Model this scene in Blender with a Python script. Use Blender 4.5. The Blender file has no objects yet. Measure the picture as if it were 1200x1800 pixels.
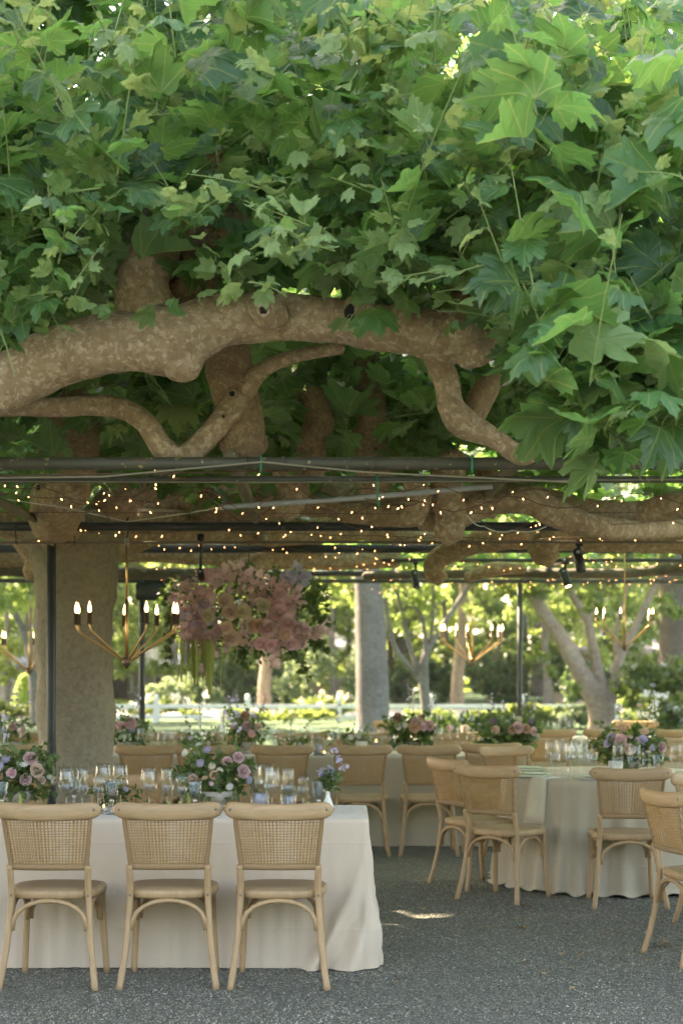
import bpy, bmesh, math, random
import numpy as np
from mathutils import Vector, Matrix, noise

# ------------------------------------------------------------------ camera, light, exposure
SC = bpy.context.scene
COL = SC.collection
CAMH, F, CX, CY = 1.57, 2800.0, 600.0, 1162.0
cd = bpy.data.cameras.new('camera')
cam = bpy.data.objects.new('camera', cd)
COL.objects.link(cam)
cam.location = (0, 0, CAMH)
cam.rotation_euler = (math.radians(90), 0, 0)
cd.sensor_fit = 'VERTICAL'
cd.sensor_height = 36
cd.sensor_width = 24
cd.lens = F / 1800 * 36
cd.shift_y = (CY - 900) / 1800
cd.clip_start = 0.1
cd.clip_end = 1500
cd.dof.use_dof = True
cd.dof.focus_distance = 7.6
cd.dof.aperture_fstop = 2.8
SC.camera = cam

SUN_EL, SUN_AZ = math.radians(46), math.radians(47)      # azimuth from +Y towards -X
SUN = Vector((-math.sin(SUN_AZ) * math.cos(SUN_EL), math.cos(SUN_AZ) * math.cos(SUN_EL), math.sin(SUN_EL)))
world = bpy.data.worlds.new('World')
SC.world = world
world.use_nodes = True
nt = world.node_tree
sky = nt.nodes.new('ShaderNodeTexSky')
sky.sky_type = 'NISHITA'
sky.sun_disc = False
sky.sun_elevation = SUN_EL
sky.sun_rotation = -SUN_AZ
sky.dust_density = 2.5
sky.air_density = 1.0
bg = nt.nodes['Background']
nt.links.new(sky.outputs[0], bg.inputs[0])
bg.inputs[1].default_value = 0.15
sl = bpy.data.lights.new('sun', 'SUN')
sl.energy = 4.5
sl.angle = math.radians(0.5)
sl.color = (1.0, 0.93, 0.82)
so = bpy.data.objects.new('sun', sl)
COL.objects.link(so)
so.rotation_euler = SUN.to_track_quat('Z', 'Y').to_euler()
vs = SC.view_settings
SC.display_settings.display_device = 'sRGB'
vs.view_transform = 'Standard'
vs.look = 'None'
vs.gamma = 1
vs.use_curve_mapping = False
vs.exposure = 3.22
vs.use_white_balance = True
vs.white_balance_temperature = 8250
vs.white_balance_tint = 13
cy = SC.cycles
cy.max_bounces = 10
cy.diffuse_bounces = 5
cy.glossy_bounces = 3
cy.transmission_bounces = 6
cy.transparent_max_bounces = 24
cy.caustics_reflective = False
cy.caustics_refractive = False
cy.sample_clamp_indirect = 8

rng = np.random.default_rng(7)
random.seed(7)
R = random.uniform


def P(px, py, Y):
    return Vector(((px - CX) / F * Y, Y, CAMH - (py - CY) / F * Y))


def proj(p):
    return CX + p[0] / p[1] * F, CY - (p[2] - CAMH) / p[1] * F


# ------------------------------------------------------------------ helpers
def tag(o, label=None, cat=None, group=None, kind=None):
    if label: o['label'] = label
    if cat: o['category'] = cat
    if group: o['group'] = group
    if kind: o['kind'] = kind
    return o


def empty(name, loc, rz=0, label=None, cat=None, group=None):
    o = bpy.data.objects.new(name, None)
    COL.objects.link(o)
    o.location = loc
    o.rotation_euler = (0, 0, rz)
    o.empty_display_size = 0.1
    return tag(o, label, cat, group)


def link(name, me, parent=None, loc=(0, 0, 0), rot=None, scale=None, kind=None):
    o = bpy.data.objects.new(name, me)
    COL.objects.link(o)
    if parent: o.parent = parent
    o.location = loc
    if rot is not None: o.rotation_euler = rot
    if scale is not None: o.scale = scale if hasattr(scale, '__len__') else (scale,) * 3
    if kind: o['kind'] = kind
    return o


def spline(pts, n=6):
    """Catmull-Rom through tuples of any length."""
    p = np.array(pts, float)
    p = np.vstack([2 * p[0] - p[1], p, 2 * p[-1] - p[-2]])
    out = []
    for i in range(1, len(p) - 2):
        for k in range(n):
            t = k / n
            a, b, c, d = p[i - 1], p[i], p[i + 1], p[i + 2]
            out.append(0.5 * (2 * b + (c - a) * t + (2 * a - 5 * b + 4 * c - d) * t * t + (3 * b - a - 3 * c + d) * t ** 3))
    out.append(p[-2])
    return np.array(out)


class MB:
    def __init__(s):
        s.v, s.f = [], []

    def add(s, vs_, fs):
        b = len(s.v)
        s.v.extend([tuple(x) for x in vs_])
        s.f.extend([tuple(i + b for i in f) for f in fs])

    def tube(s, pts, r, n=8, cap=True, flat=(1, 1), up=(0, 0, 1), rough=0, rs=6.0, dome=False):
        pts = [Vector(p[:3]) for p in pts]
        m = len(pts)
        rr = [r] * m if not hasattr(r, '__len__') else list(r)
        V, Fc = [], []
        t0 = (pts[1] - pts[0]).normalized()
        u = Vector(up)
        if abs(u.dot(t0)) > 0.95: u = Vector((1, 0, 0))
        u = (u - t0 * u.dot(t0)).normalized()
        for i, p in enumerate(pts):
            t = (pts[min(i + 1, m - 1)] - pts[max(i - 1, 0)])
            if t.length < 1e-9: t = t0
            t = t.normalized()
            u = (u - t * u.dot(t))
            u = u.normalized() if u.length > 1e-6 else t.orthogonal().normalized()
            w = t.cross(u)
            for k in range(n):
                a = 2 * math.pi * k / n
                d = u * (math.cos(a) * flat[0]) + w * (math.sin(a) * flat[1])
                q = rr[i]
                if rough:
                    c = p + d * rr[i]
                    q *= 1 + rough * (noise.noise(c * rs) + 0.45 * noise.noise(c * rs * 2.7) + 0.22 * noise.noise(c * rs * 7.1))
                V.append(p + d * q)
        for i in range(m - 1):
            for k in range(n):
                a, b = i * n + k, i * n + (k + 1) % n
                Fc.append((a, b, b + n, a + n))
        if cap:
            V.append(pts[0] - (t0 * rr[0] * (0.7 if dome else 0)))
            V.append(pts[-1] + (t * rr[-1] * (0.7 if dome else 0)))
            c0, c1 = len(V) - 2, len(V) - 1
            for k in range(n):
                Fc.append((c0, (k + 1) % n, k))
                Fc.append((c1, (m - 1) * n + k, (m - 1) * n + (k + 1) % n))
        s.add(V, Fc)
        return s

    def lathe(s, prof, n=16, loc=(0, 0, 0), M=None):
        V, Fc = [], []
        for r, z in prof:
            for k in range(n):
                a = 2 * math.pi * k / n
                v = Vector((r * math.cos(a), r * math.sin(a), z))
                if M is not None: v = M @ v
                V.append(v + Vector(loc))
        for i in range(len(prof) - 1):
            for k in range(n):
                a, b = i * n + k, i * n + (k + 1) % n
                Fc.append((a, b, b + n, a + n))
        if prof[0][0] > 1e-6: Fc.append(tuple(range(n))[::-1])
        if prof[-1][0] > 1e-6 and len(prof) > 2 and prof[-1][1] != prof[0][1] and s.capend: Fc.append(tuple((len(prof) - 1) * n + k for k in range(n)))
        s.add(V, Fc)
        return s
    capend = False

    def box(s, c, d, bev=0.0, rz=0, M=None):
        bm = bmesh.new()
        bmesh.ops.create_cube(bm, size=1)
        for v in bm.verts: v.co = Vector((v.co.x * d[0], v.co.y * d[1], v.co.z * d[2]))
        if bev: bmesh.ops.bevel(bm, geom=bm.edges[:], offset=bev, segments=2, affect='EDGES')
        rot = Matrix.Rotation(rz, 3, 'Z') if M is None else M
        bm.verts.index_update()
        s.add([rot @ v.co + Vector(c) for v in bm.verts], [[v.index for v in f.verts] for f in bm.faces])
        bm.free()
        return s

    def ball(s, c, r, n=8, m=6, sc=(1, 1, 1), rough=0, rs=8):
        V, Fc = [], []
        c = Vector(c)
        for i in range(m + 1):
            th = math.pi * i / m
            for k in range(n):
                a = 2 * math.pi * k / n
                d = Vector((math.sin(th) * math.cos(a) * sc[0], math.sin(th) * math.sin(a) * sc[1], math.cos(th) * sc[2]))
                q = r
                if rough: q *= 1 + rough * noise.noise((c + d * r) * rs)
                V.append(c + d * q)
        for i in range(m):
            for k in range(n):
                a, b = i * n + k, i * n + (k + 1) % n
                Fc.append((a, a + n, b + n, b))
        s.add(V, Fc)
        return s

    def mesh(s, name, mat, smooth=True, off=None):
        me = bpy.data.meshes.new(name)
        v = s.v
        if off is not None: v = [(a[0] - off[0], a[1] - off[1], a[2] - off[2]) for a in v]
        me.from_pydata(v, [], s.f)
        me.materials.append(mat)
        if smooth: me.polygons.foreach_set('use_smooth', [True] * len(me.polygons))
        me.update()
        return me

    def build(s, name, mat, parent=None, smooth=True, off=None, kind=None, loc=(0, 0, 0)):
        return link(name, s.mesh(name, mat, smooth, off), parent, loc, kind=kind)


def mass(name, tmpl, mats, locs, rnd, mat, smooth=True):
    """One mesh of many copies of a template (verts, tris, uv) under 3x3 matrices and offsets."""
    tv, tf, tuv = tmpl
    mats = np.asarray(mats); locs = np.asarray(locs)
    n, nv, nf = len(locs), len(tv), len(tf)
    V = np.einsum('nij,vj->nvi', mats, tv) + locs[:, None, :]
    Fi = (tf[None] + (np.arange(n) * nv)[:, None, None]).reshape(-1)
    me = bpy.data.meshes.new(name)
    me.vertices.add(n * nv)
    me.vertices.foreach_set('co', V.reshape(-1).astype(np.float32))
    me.loops.add(n * nf * 3)
    me.loops.foreach_set('vertex_index', Fi.astype(np.int32))
    me.polygons.add(n * nf)
    me.polygons.foreach_set('loop_start', (np.arange(n * nf) * 3).astype(np.int32))
    if smooth: me.polygons.foreach_set('use_smooth', np.ones(n * nf, bool))
    uv = me.uv_layers.new(name='UVMap')
    uv.data.foreach_set('uv', np.tile(tuv[tf.reshape(-1)], (n, 1)).reshape(-1).astype(np.float32))
    me.attributes.new('joined', 'FLOAT', 'POINT').data.foreach_set('value', np.ones(n * nv, np.float32))
    at = me.attributes.new('rnd', 'FLOAT', 'POINT')
    at.data.foreach_set('value', np.repeat(np.asarray(rnd, np.float32), nv))
    me.materials.append(mat)
    me.update()
    me.validate()
    return me


def frames(nrm, tip, size):
    """3x3 matrices: local y -> tip direction, local z -> normal."""
    nrm = np.asarray(nrm, float); tip = np.asarray(tip, float)
    nrm /= np.linalg.norm(nrm, axis=1)[:, None] + 1e-9
    tip = tip - nrm * np.sum(tip * nrm, axis=1)[:, None]
    tip /= np.linalg.norm(tip, axis=1)[:, None] + 1e-9
    x = np.cross(tip, nrm)
    return np.stack([x, tip, nrm], axis=2) * np.asarray(size)[:, None, None]


# ------------------------------------------------------------------ materials
class N:
    def __init__(s, name):
        s.m = bpy.data.materials.new(name)
        s.m.use_nodes = True
        s.t = s.m.node_tree
        s.b = s.t.nodes['Principled BSDF']
        s.out = s.t.nodes['Material Output']

    def n(s, typ, **kw):
        nd = s.t.nodes.new('ShaderNode' + typ)
        for k, v in kw.items(): setattr(nd, k, v)
        return nd

    def l(s, a, b): s.t.links.new(a, b)

    def inp(s, sock, val):
        if hasattr(val, 'is_output'): s.l(val, sock)
        else: sock.default_value = val

    def math(s, op, a, b=0.0, c=None, clamp=False):
        nd = s.n('Math', operation=op, use_clamp=clamp)
        s.inp(nd.inputs[0], a); s.inp(nd.inputs[1], b)
        if c is not None: s.inp(nd.inputs[2], c)
        return nd.outputs[0]

    def mix(s, fac, a, b, mode='MIX'):
        nd = s.n('Mix', data_type='RGBA', blend_type=mode)
        s.inp(nd.inputs[0], fac)
        for i, v in ((6, a), (7, b)):
            s.inp(nd.inputs[i], v if hasattr(v, 'is_output') else (*v[:3], 1))
        return nd.outputs[2]

    def ramp(s, fac, stops, interp='LINEAR'):
        nd = s.n('ValToRGB')
        cr = nd.color_ramp
        cr.interpolation = interp
        while len(cr.elements) < len(stops): cr.elements.new(0.5)
        for e, (p, c) in zip(cr.elements, stops):
            e.position = p
            e.color = (*c[:3], 1) if hasattr(c, '__len__') else (c, c, c, 1)
        s.l(fac, nd.inputs[0])
        return nd.outputs[0]

    def noise(s, scale, detail=4, vec=None, rough=0.55, dist=0.0):
        nd = s.n('TexNoise')
        nd.inputs['Scale'].default_value = scale
        nd.inputs['Detail'].default_value = detail
        nd.inputs['Roughness'].default_value = rough
        nd.inputs['Distortion'].default_value = dist
        if vec is not None: s.l(vec, nd.inputs['Vector'])
        return nd.outputs[0]

    def vor(s, scale, vec=None, feat='F1', out=0):
        nd = s.n('TexVoronoi', feature=feat)
        nd.inputs['Scale'].default_value = scale
        if vec is not None: s.l(vec, nd.inputs['Vector'])
        return nd.outputs[out]

    def obj(s, sc=(1, 1, 1)):
        tc = s.n('TexCoord')
        mp = s.n('Mapping')
        mp.inputs['Scale'].default_value = sc
        s.l(tc.outputs['Object'], mp.inputs[0])
        return mp.outputs[0]

    def bump(s, h, strength=0.3, dist=0.01):
        nd = s.n('Bump')
        nd.inputs['Strength'].default_value = strength
        nd.inputs['Distance'].default_value = dist
        s.l(h, nd.inputs['Height'])
        s.l(nd.outputs[0], s.b.inputs['Normal'])
        return nd.outputs[0]

    def set(s, **kw):
        for k, v in kw.items():
            sk = s.b.inputs[k.replace('_', ' ')]
            if hasattr(v, 'is_output'): s.l(v, sk)
            elif hasattr(v, '__len__') and len(v) == 3: sk.default_value = (*v, 1)
            else: sk.default_value = v
        return s

    def rand(s):
        oi = s.n('ObjectInfo').outputs['Random']
        at = s.n('Attribute', attribute_name='rnd').outputs['Fac']
        one = s.n('Attribute', attribute_name='joined').outputs['Fac']
        return s.math('FRACT', s.math('ADD', s.math('MULTIPLY', oi, s.math('SUBTRACT', 1.0, one)), at))


def plain(name, col, rough=0.6, metal=0.0, var=0.12, scale=8, bump=0.0, bscale=60):
    k = N(name)
    nz = k.noise(scale, 4, k.obj())
    k.set(Base_Color=k.mix(nz, [c * (1 - var) for c in col], [min(1, c * (1 + var)) for c in col]), Roughness=rough, Metallic=metal)
    if bump: k.bump(k.noise(bscale, 4, k.obj()), bump, 0.004)
    return k.m


def leaf_mat(name, base, under, trans, tfac=0.42, veins=True, rough=0.42, spots=True, var=0.35):
    k = N(name)
    rd = k.rand()
    col = k.mix(rd, [c * (1 - var) for c in base], [c * (1 + var * 0.8) for c in (base[0] * 1.15, base[1], base[2] * 0.8)])
    tcol = k.mix(rd, [c * 0.75 for c in trans], [c * 1.15 for c in trans])
    if veins:
        young = k.math('GREATER_THAN', rd, 0.93)
        col = k.mix(young, col, (0.19, 0.30, 0.11))
        tcol = k.mix(young, tcol, (0.42, 0.52, 0.16))
    back = k.n('NewGeometry').outputs['Backfacing']
    col = k.mix(back, col, under)
    if veins:
        uv = k.n('UVMap').outputs[0]
        sp = k.n('SeparateXYZ'); k.l(uv, sp.inputs[0])
        x = k.math('ABSOLUTE', k.math('SUBTRACT', sp.outputs[0], 0.5))
        y = sp.outputs[1]
        d = x
        for deg in (40, 74):
            s_, c_ = math.sin(math.radians(deg)), math.cos(math.radians(deg))
            di = k.math('ABSOLUTE', k.math('SUBTRACT', k.math('MULTIPLY', x, c_), k.math('MULTIPLY', y, s_)))
            d = k.math('MINIMUM', d, di)
        main = k.math('SUBTRACT', 1.0, k.math('DIVIDE', d, 0.019), clamp=True)
        fr = k.math('FRACT', k.math('MULTIPLY', k.math('SUBTRACT', y, k.math('MULTIPLY', x, 0.75)), 8.5))
        sec = k.math('MULTIPLY', k.math('SUBTRACT', 1.0, k.math('DIVIDE', k.math('ABSOLUTE', k.math('SUBTRACT', fr, 0.5)), 0.075), clamp=True), 0.33)
        vn = k.math('MAXIMUM', main, sec)
        col = k.mix(k.math('MULTIPLY', vn, 0.85), col, (0.30, 0.36, 0.12))
        tcol = k.mix(k.math('MULTIPLY', vn, 0.7), tcol, (0.55, 0.55, 0.14))
        if spots:
            off = k.n('CombineXYZ'); k.l(k.math('MULTIPLY', rd, 37.0), off.inputs[2])
            ad = k.n('VectorMath', operation='ADD'); k.l(uv, ad.inputs[0]); k.l(off.outputs[0], ad.inputs[1])
            sn = k.noise(5.5, 5, ad.outputs[0], 0.7)
            msk = k.math('MULTIPLY', k.math('GREATER_THAN', rd, 0.80), k.math('MULTIPLY', k.math('SUBTRACT', sn, 0.60), 9.0, clamp=True))
            col = k.mix(k.math('MULTIPLY', msk, 0.75), col, (0.50, 0.56, 0.44))
        if spots:
            bs = k.math('MULTIPLY', k.math('GREATER_THAN', rd, 0.45), k.math('MULTIPLY', k.math('SUBTRACT', k.noise(13, 3, ad.outputs[0], 0.6), 0.69), 14.0, clamp=True))
            col = k.mix(k.math('MULTIPLY', bs, 0.8), col, (0.22, 0.14, 0.05))
        k.bump(k.math('SUBTRACT', k.noise(9, 4, uv), k.math('MULTIPLY', vn, 0.6)), 0.5, 0.012)
    k.set(Base_Color=col, Roughness=rough)
    k.b.inputs['Specular IOR Level'].default_value = 0.5
    tr = k.n('BsdfTranslucent')
    k.l(tcol, tr.inputs[0])
    mx = k.n('MixShader'); mx.inputs[0].default_value = tfac
    k.l(k.b.outputs[0], mx.inputs[1]); k.l(tr.outputs[0], mx.inputs[2])
    k.l(mx.outputs[0], k.out.inputs[0])
    return k.m


M = {}
M['leaf'] = leaf_mat('plane_leaf', (0.048, 0.142, 0.058), (0.13, 0.23, 0.085), (0.22, 0.46, 0.095), 0.47, True, 0.36, True, 0.5)
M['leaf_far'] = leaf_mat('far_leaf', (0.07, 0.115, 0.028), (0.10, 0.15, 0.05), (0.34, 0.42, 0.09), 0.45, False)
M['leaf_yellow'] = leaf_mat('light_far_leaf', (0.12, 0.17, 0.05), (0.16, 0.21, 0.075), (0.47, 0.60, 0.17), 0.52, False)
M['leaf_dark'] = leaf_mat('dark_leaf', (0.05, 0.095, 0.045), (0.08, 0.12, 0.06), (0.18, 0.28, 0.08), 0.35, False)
M['leaf_blue'] = leaf_mat('pale_conifer_leaf', (0.15, 0.21, 0.12), (0.16, 0.22, 0.14), (0.36, 0.44, 0.20), 0.4, False)
M['sprig'] = leaf_mat('bouquet_leaf', (0.07, 0.125, 0.04), (0.11, 0.16, 0.07), (0.20, 0.30, 0.07), 0.35, False)
M['stem'] = plain('green_stem', (0.20, 0.255, 0.085), 0.5)


def bark_mat(name, base, dark, pale, scale=1.0, pat=1.0):
    k = N(name)
    v = k.obj()
    big = k.noise(2.2 * scale, 5, v)
    fine = k.noise(26 * scale, 6, v, 0.65)
    wn = k.n('TexNoise'); wn.inputs['Scale'].default_value = 16 * scale; wn.inputs['Detail'].default_value = 4; k.l(v, wn.inputs['Vector'])
    sc_ = k.n('VectorMath', operation='SCALE'); sc_.inputs['Scale'].default_value = 0.07 / scale; k.l(wn.outputs['Color'], sc_.inputs[0])
    av = k.n('VectorMath', operation='ADD'); k.l(v, av.inputs[0]); k.l(sc_.outputs[0], av.inputs[1])
    cells = []
    for q in (30, 58):
        vo = k.n('TexVoronoi'); vo.inputs['Scale'].default_value = q * scale; k.l(av.outputs[0], vo.inputs['Vector'])
        se = k.n('SeparateColor'); k.l(vo.outputs['Color'], se.inputs[0]); cells.append(se.outputs[0])
    patch, patch2 = cells
    col = k.mix(k.ramp(big, [(0.3, 0), (0.7, 1)]), dark, base)
    col = k.mix(k.math('MULTIPLY', k.ramp(patch, [(0.60, 0), (0.95, 1)]), 0.42 * pat), col, pale)
    col = k.mix(k.math('MULTIPLY', k.ramp(patch2, [(0.80, 0), (0.82, 1)]), 0.5 * pat), col, pale)
    col = k.mix(k.math('MULTIPLY', k.ramp(patch2, [(0.05, 1), (0.35, 0)]), 0.55 * pat), col, dark)
    col = k.mix(k.math('MULTIPLY', k.ramp(patch, [(0.10, 1), (0.12, 0)]), 0.4 * pat), col, [c * 0.75 for c in dark])
    col = k.mix(k.ramp(fine, [(0.30, 0.45), (0.55, 0.0)]), col, [c * 0.5 for c in dark])
    k.set(Base_Color=col, Roughness=0.85)
    h = k.math('ADD', k.math('MULTIPLY', fine, 0.6), k.math('ADD', k.math('MULTIPLY', patch, -0.35), k.math('MULTIPLY', patch2, -0.3)))
    k.bump(h, 0.9, 0.02)
    return k.m


M['bark'] = bark_mat('plane_bark', (0.47, 0.325, 0.205), (0.33, 0.215, 0.125), (0.68, 0.53, 0.37))
M['bark_trunk'] = bark_mat('plane_trunk_bark', (0.33, 0.27, 0.185), (0.25, 0.20, 0.135), (0.41, 0.345, 0.25), 0.9, 0.4)
M['bark_rough'] = bark_mat('knuckle_bark', (0.44, 0.29, 0.165), (0.22, 0.135, 0.07), (0.54, 0.37, 0.22), 1.6, 0.6)
M['bark_grey'] = bark_mat('grey_bark', (0.21, 0.19, 0.165), (0.13, 0.115, 0.10), (0.27, 0.245, 0.215), 0.5, 0.6)
M['bark_pink'] = bark_mat('pale_tan_bark', (0.36, 0.27, 0.195), (0.22, 0.16, 0.11), (0.46, 0.36, 0.27), 0.4, 0.5)
M['bark_dark'] = bark_mat('dark_bark', (0.17, 0.13, 0.10), (0.09, 0.07, 0.05), (0.22, 0.18, 0.14), 0.5, 0.4)
M['hole'] = plain('knot_hole', (0.02, 0.014, 0.01), 0.9)
M['dry'] = plain('dry_leaf', (0.34, 0.17, 0.06), 0.7, 0, 0.3, 20)
M['dry_tan'] = plain('tan_fallen_leaf', (0.46, 0.30, 0.14), 0.7, 0, 0.3, 20)
M['dry_brown'] = plain('brown_fallen_leaf', (0.16, 0.09, 0.05), 0.7, 0, 0.3, 20)


def pipe_mat(name, col, lichen=True):
    k = N(name)
    v = k.obj()
    c = k.mix(k.noise(5, 5, v), [x * 0.6 for x in col], [x * 1.25 for x in col])
    if lichen:
        c = k.mix(k.ramp(k.noise(30, 3, v, 0.6), [(0.63, 0), (0.68, 1)]), c, (0.36, 0.30, 0.12))
        c = k.mix(k.ramp(k.noise(4, 5, v, 0.7), [(0.60, 0), (0.72, 0.8)]), c, (0.20, 0.10, 0.05))
    k.set(Base_Color=c, Roughness=0.55, Metallic=0.0)
    k.bump(k.noise(40, 4, v), 0.25, 0.003)
    return k.m


M['pipe'] = pipe_mat('weathered_pipe', (0.075, 0.07, 0.045))
M['pipe_dark'] = pipe_mat('dark_pipe', (0.035, 0.04, 0.04), False)
M['pipe_brown'] = pipe_mat('brown_rod', (0.17, 0.12, 0.09), False)
M['pipe_moss'] = pipe_mat('mossy_pole', (0.17, 0.135, 0.075))
M['conduit'] = plain('grey_conduit', (0.33, 0.34, 0.34), 0.45)
M['cable'] = plain('khaki_cable', (0.24, 0.21, 0.14), 0.6)
M['cable_white'] = plain('white_cord', (0.62, 0.60, 0.54), 0.6)
M['wire'] = plain('brown_wire', (0.15, 0.075, 0.05), 0.5)
M['black'] = plain('black_metal', (0.012, 0.012, 0.013), 0.4)
M['green_tie'] = plain('green_tie', (0.02, 0.22, 0.12), 0.5)


def emit(name, col, st):
    k = N(name)
    k.set(Base_Color=col, Emission_Color=col, Emission_Strength=st)
    return k.m


M['fairy'] = emit('fairy_bulb', (1.0, 0.50, 0.21), 1.8)
M['flame'] = emit('candle_bulb', (1.0, 0.72, 0.40), 1.3)
M['lens_lit'] = emit('lit_lens', (1.0, 0.68, 0.38), 2.2)
M['wick'] = emit('flame', (1.0, 0.45, 0.12), 3.5)
M['brass'] = plain('brushed_brass', (0.62, 0.38, 0.17), 0.33, 1.0)
M['bronze'] = plain('dark_bronze', (0.20, 0.13, 0.09), 0.4, 0.8)


def wood_mat(name, col, gs=(6, 6, 0.7)):
    k = N(name)
    g = k.noise(7, 6, k.obj(gs), 0.6, 0.5)
    g2 = k.noise(60, 4, k.obj([q / 3 for q in gs]), 0.6)
    rd = k.n('ObjectInfo').outputs['Random']
    c = k.mix(k.ramp(g, [(0.3, 0), (0.7, 1)]), [x * 0.72 for x in col], [x * 1.12 for x in col])
    c = k.mix(k.math('MULTIPLY', g2, 0.25), c, (0.52, 0.40, 0.27))
    c = k.mix(k.math('MULTIPLY', rd, 0.22), c, [x * 0.6 for x in col])
    k.set(Base_Color=c, Roughness=0.55)
    k.bump(g2, 0.2, 0.003)
    return k.m


M['wood'] = wood_mat('oak', (0.43, 0.26, 0.12))
M['rail_wood'] = wood_mat('rail_oak', (0.43, 0.26, 0.12), (0.7, 6, 6))
k = N('rattan')
c = k.mix(k.noise(35, 4, k.obj()), (0.33, 0.175, 0.058), (0.56, 0.335, 0.13))
k.set(Base_Color=c, Roughness=0.5)
M['rattan'] = k.m
k = N('seat_cane')
v = k.obj()
sp = k.n('SeparateXYZ'); k.l(v, sp.inputs[0])
wx = k.math('SINE', k.math('MULTIPLY', sp.outputs[0], 900.0)); wy = k.math('SINE', k.math('MULTIPLY', sp.outputs[1], 900.0))
wv = k.math('MULTIPLY', wx, wy)
k.set(Base_Color=k.mix(k.math('MULTIPLY_ADD', wv, 0.5, 0.5), (0.22, 0.13, 0.065), (0.40, 0.265, 0.14)), Roughness=0.6)
k.bump(wv, 0.6, 0.002)
M['cane'] = k.m
k = N('wrapped_cane')
sp = k.n('SeparateXYZ'); k.l(k.obj(), sp.inputs[0])
wx = k.math('SINE', k.math('MULTIPLY', sp.outputs[0], 1100.0))
k.set(Base_Color=k.mix(k.math('MULTIPLY_ADD', wx, 0.5, 0.5), (0.26, 0.145, 0.06), (0.45, 0.285, 0.14)), Roughness=0.55)
k.bump(wx, 0.7, 0.003)
M['wrap'] = k.m
M['bolt'] = plain('bolt_metal', (0.20, 0.18, 0.15), 0.35, 0.9)


def cloth_mat(name, col):
    k = N(name)
    v = k.obj()
    th = k.noise(160, 3, k.obj((1, 1, 3)), 0.6)
    th2 = k.noise(160, 3, k.obj((3, 3, 0.6)), 0.6)
    wv = k.math('ADD', th, th2)
    c = k.mix(k.math('MULTIPLY', wv, 0.5), [x * 0.86 for x in col], [min(1, x * 1.12) for x in col])
    c = k.mix(k.ramp(k.noise(1.6, 3, v), [(0.35, 0), (0.75, 0.18)]), c, [x * 0.8 for x in col])
    k.set(Base_Color=c, Roughness=0.85)
    k.b.inputs['Sheen Weight'].default_value = 0.25
    sp = k.n('SeparateXYZ'); k.l(v, sp.inputs[0])
    cr = 0
    for ax, f_, o_ in ((0, 1.55, .1), (2, 2.3, .02)):
        fr = k.math('FRACT', k.math('MULTIPLY_ADD', sp.outputs[ax], f_, o_))
        li = k.math('SUBTRACT', 1.0, k.math('MULTIPLY', k.math('ABSOLUTE', k.math('SUBTRACT', fr, 0.5)), 45.0), clamp=True)
        cr = k.math('ADD', li, cr)
    k.bump(k.math('ADD', k.math('ADD', wv, k.math('MULTIPLY', cr, 0.9)), k.math('MULTIPLY', k.noise(5, 3, v), 1.8)), 0.3, 0.007)
    return k.m


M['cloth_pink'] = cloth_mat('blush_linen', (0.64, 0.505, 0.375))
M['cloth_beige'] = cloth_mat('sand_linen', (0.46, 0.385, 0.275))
M['napkin'] = cloth_mat('napkin_linen', (0.58, 0.52, 0.38))


def glass_mat(name, tint=(0.97, 0.98, 0.98), f0=0.05, pw=2.3):
    k = N(name)
    tr = k.n('BsdfTransparent'); tr.inputs[0].default_value = (*tint, 1)
    gl = k.n('BsdfGlossy'); gl.inputs['Roughness'].default_value = 0.02
    lw = k.n('LayerWeight'); lw.inputs[0].default_value = 0.25
    fac = k.math('MULTIPLY_ADD', k.math('POWER', lw.outputs['Facing'], pw), 0.9, f0, clamp=True)
    mx = k.n('MixShader')
    k.l(fac, mx.inputs[0]); k.l(tr.outputs[0], mx.inputs[1]); k.l(gl.outputs[0], mx.inputs[2])
    k.l(mx.outputs[0], k.out.inputs[0])
    return k.m


M['glass'] = glass_mat('clear_glass')
M['far_glass'] = glass_mat('far_glass', (0.97, 0.98, 0.98), 0.03, 2.6)
M['stem_glass'] = glass_mat('stem_glass', (0.9, 0.92, 0.92), 0.35)
M['cut_glass'] = glass_mat('cut_glass', (0.88, 0.91, 0.91))
M['stone'] = plain('pale_stone', (0.42, 0.37, 0.31), 0.8, 0, 0.2, 12, 0.3)
M['ceramic'] = plain('white_ceramic', (0.70, 0.67, 0.60), 0.4)
M['plate'] = plain('grey_plate', (0.50, 0.50, 0.47), 0.25)
M['candle'] = plain('grey_lavender_wax', (0.36, 0.34, 0.40), 0.5)
M['card'] = plain('cream_card', (0.66, 0.60, 0.50), 0.7)
M['gold'] = plain('gold_cutlery', (0.70, 0.47, 0.20), 0.28, 1.0)
M['grape'] = plain('green_grape', (0.34, 0.44, 0.12), 0.3, 0, 0.3, 30)


def petal_mat(name, col, tf=0.42):
    k = N(name)
    rd = k.rand()
    c = k.mix(rd, [x * 0.75 for x in col], [min(1, x * 1.2) for x in col])
    c = k.mix(k.noise(30, 3, k.obj()), [x for x in col], c)
    k.set(Base_Color=c, Roughness=0.6)
    tr = k.n('BsdfTranslucent'); k.l(c, tr.inputs[0])
    mx = k.n('MixShader'); mx.inputs[0].default_value = tf
    k.l(k.b.outputs[0], mx.inputs[1]); k.l(tr.outputs[0], mx.inputs[2])
    k.l(mx.outputs[0], k.out.inputs[0])
    return k.m


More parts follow.
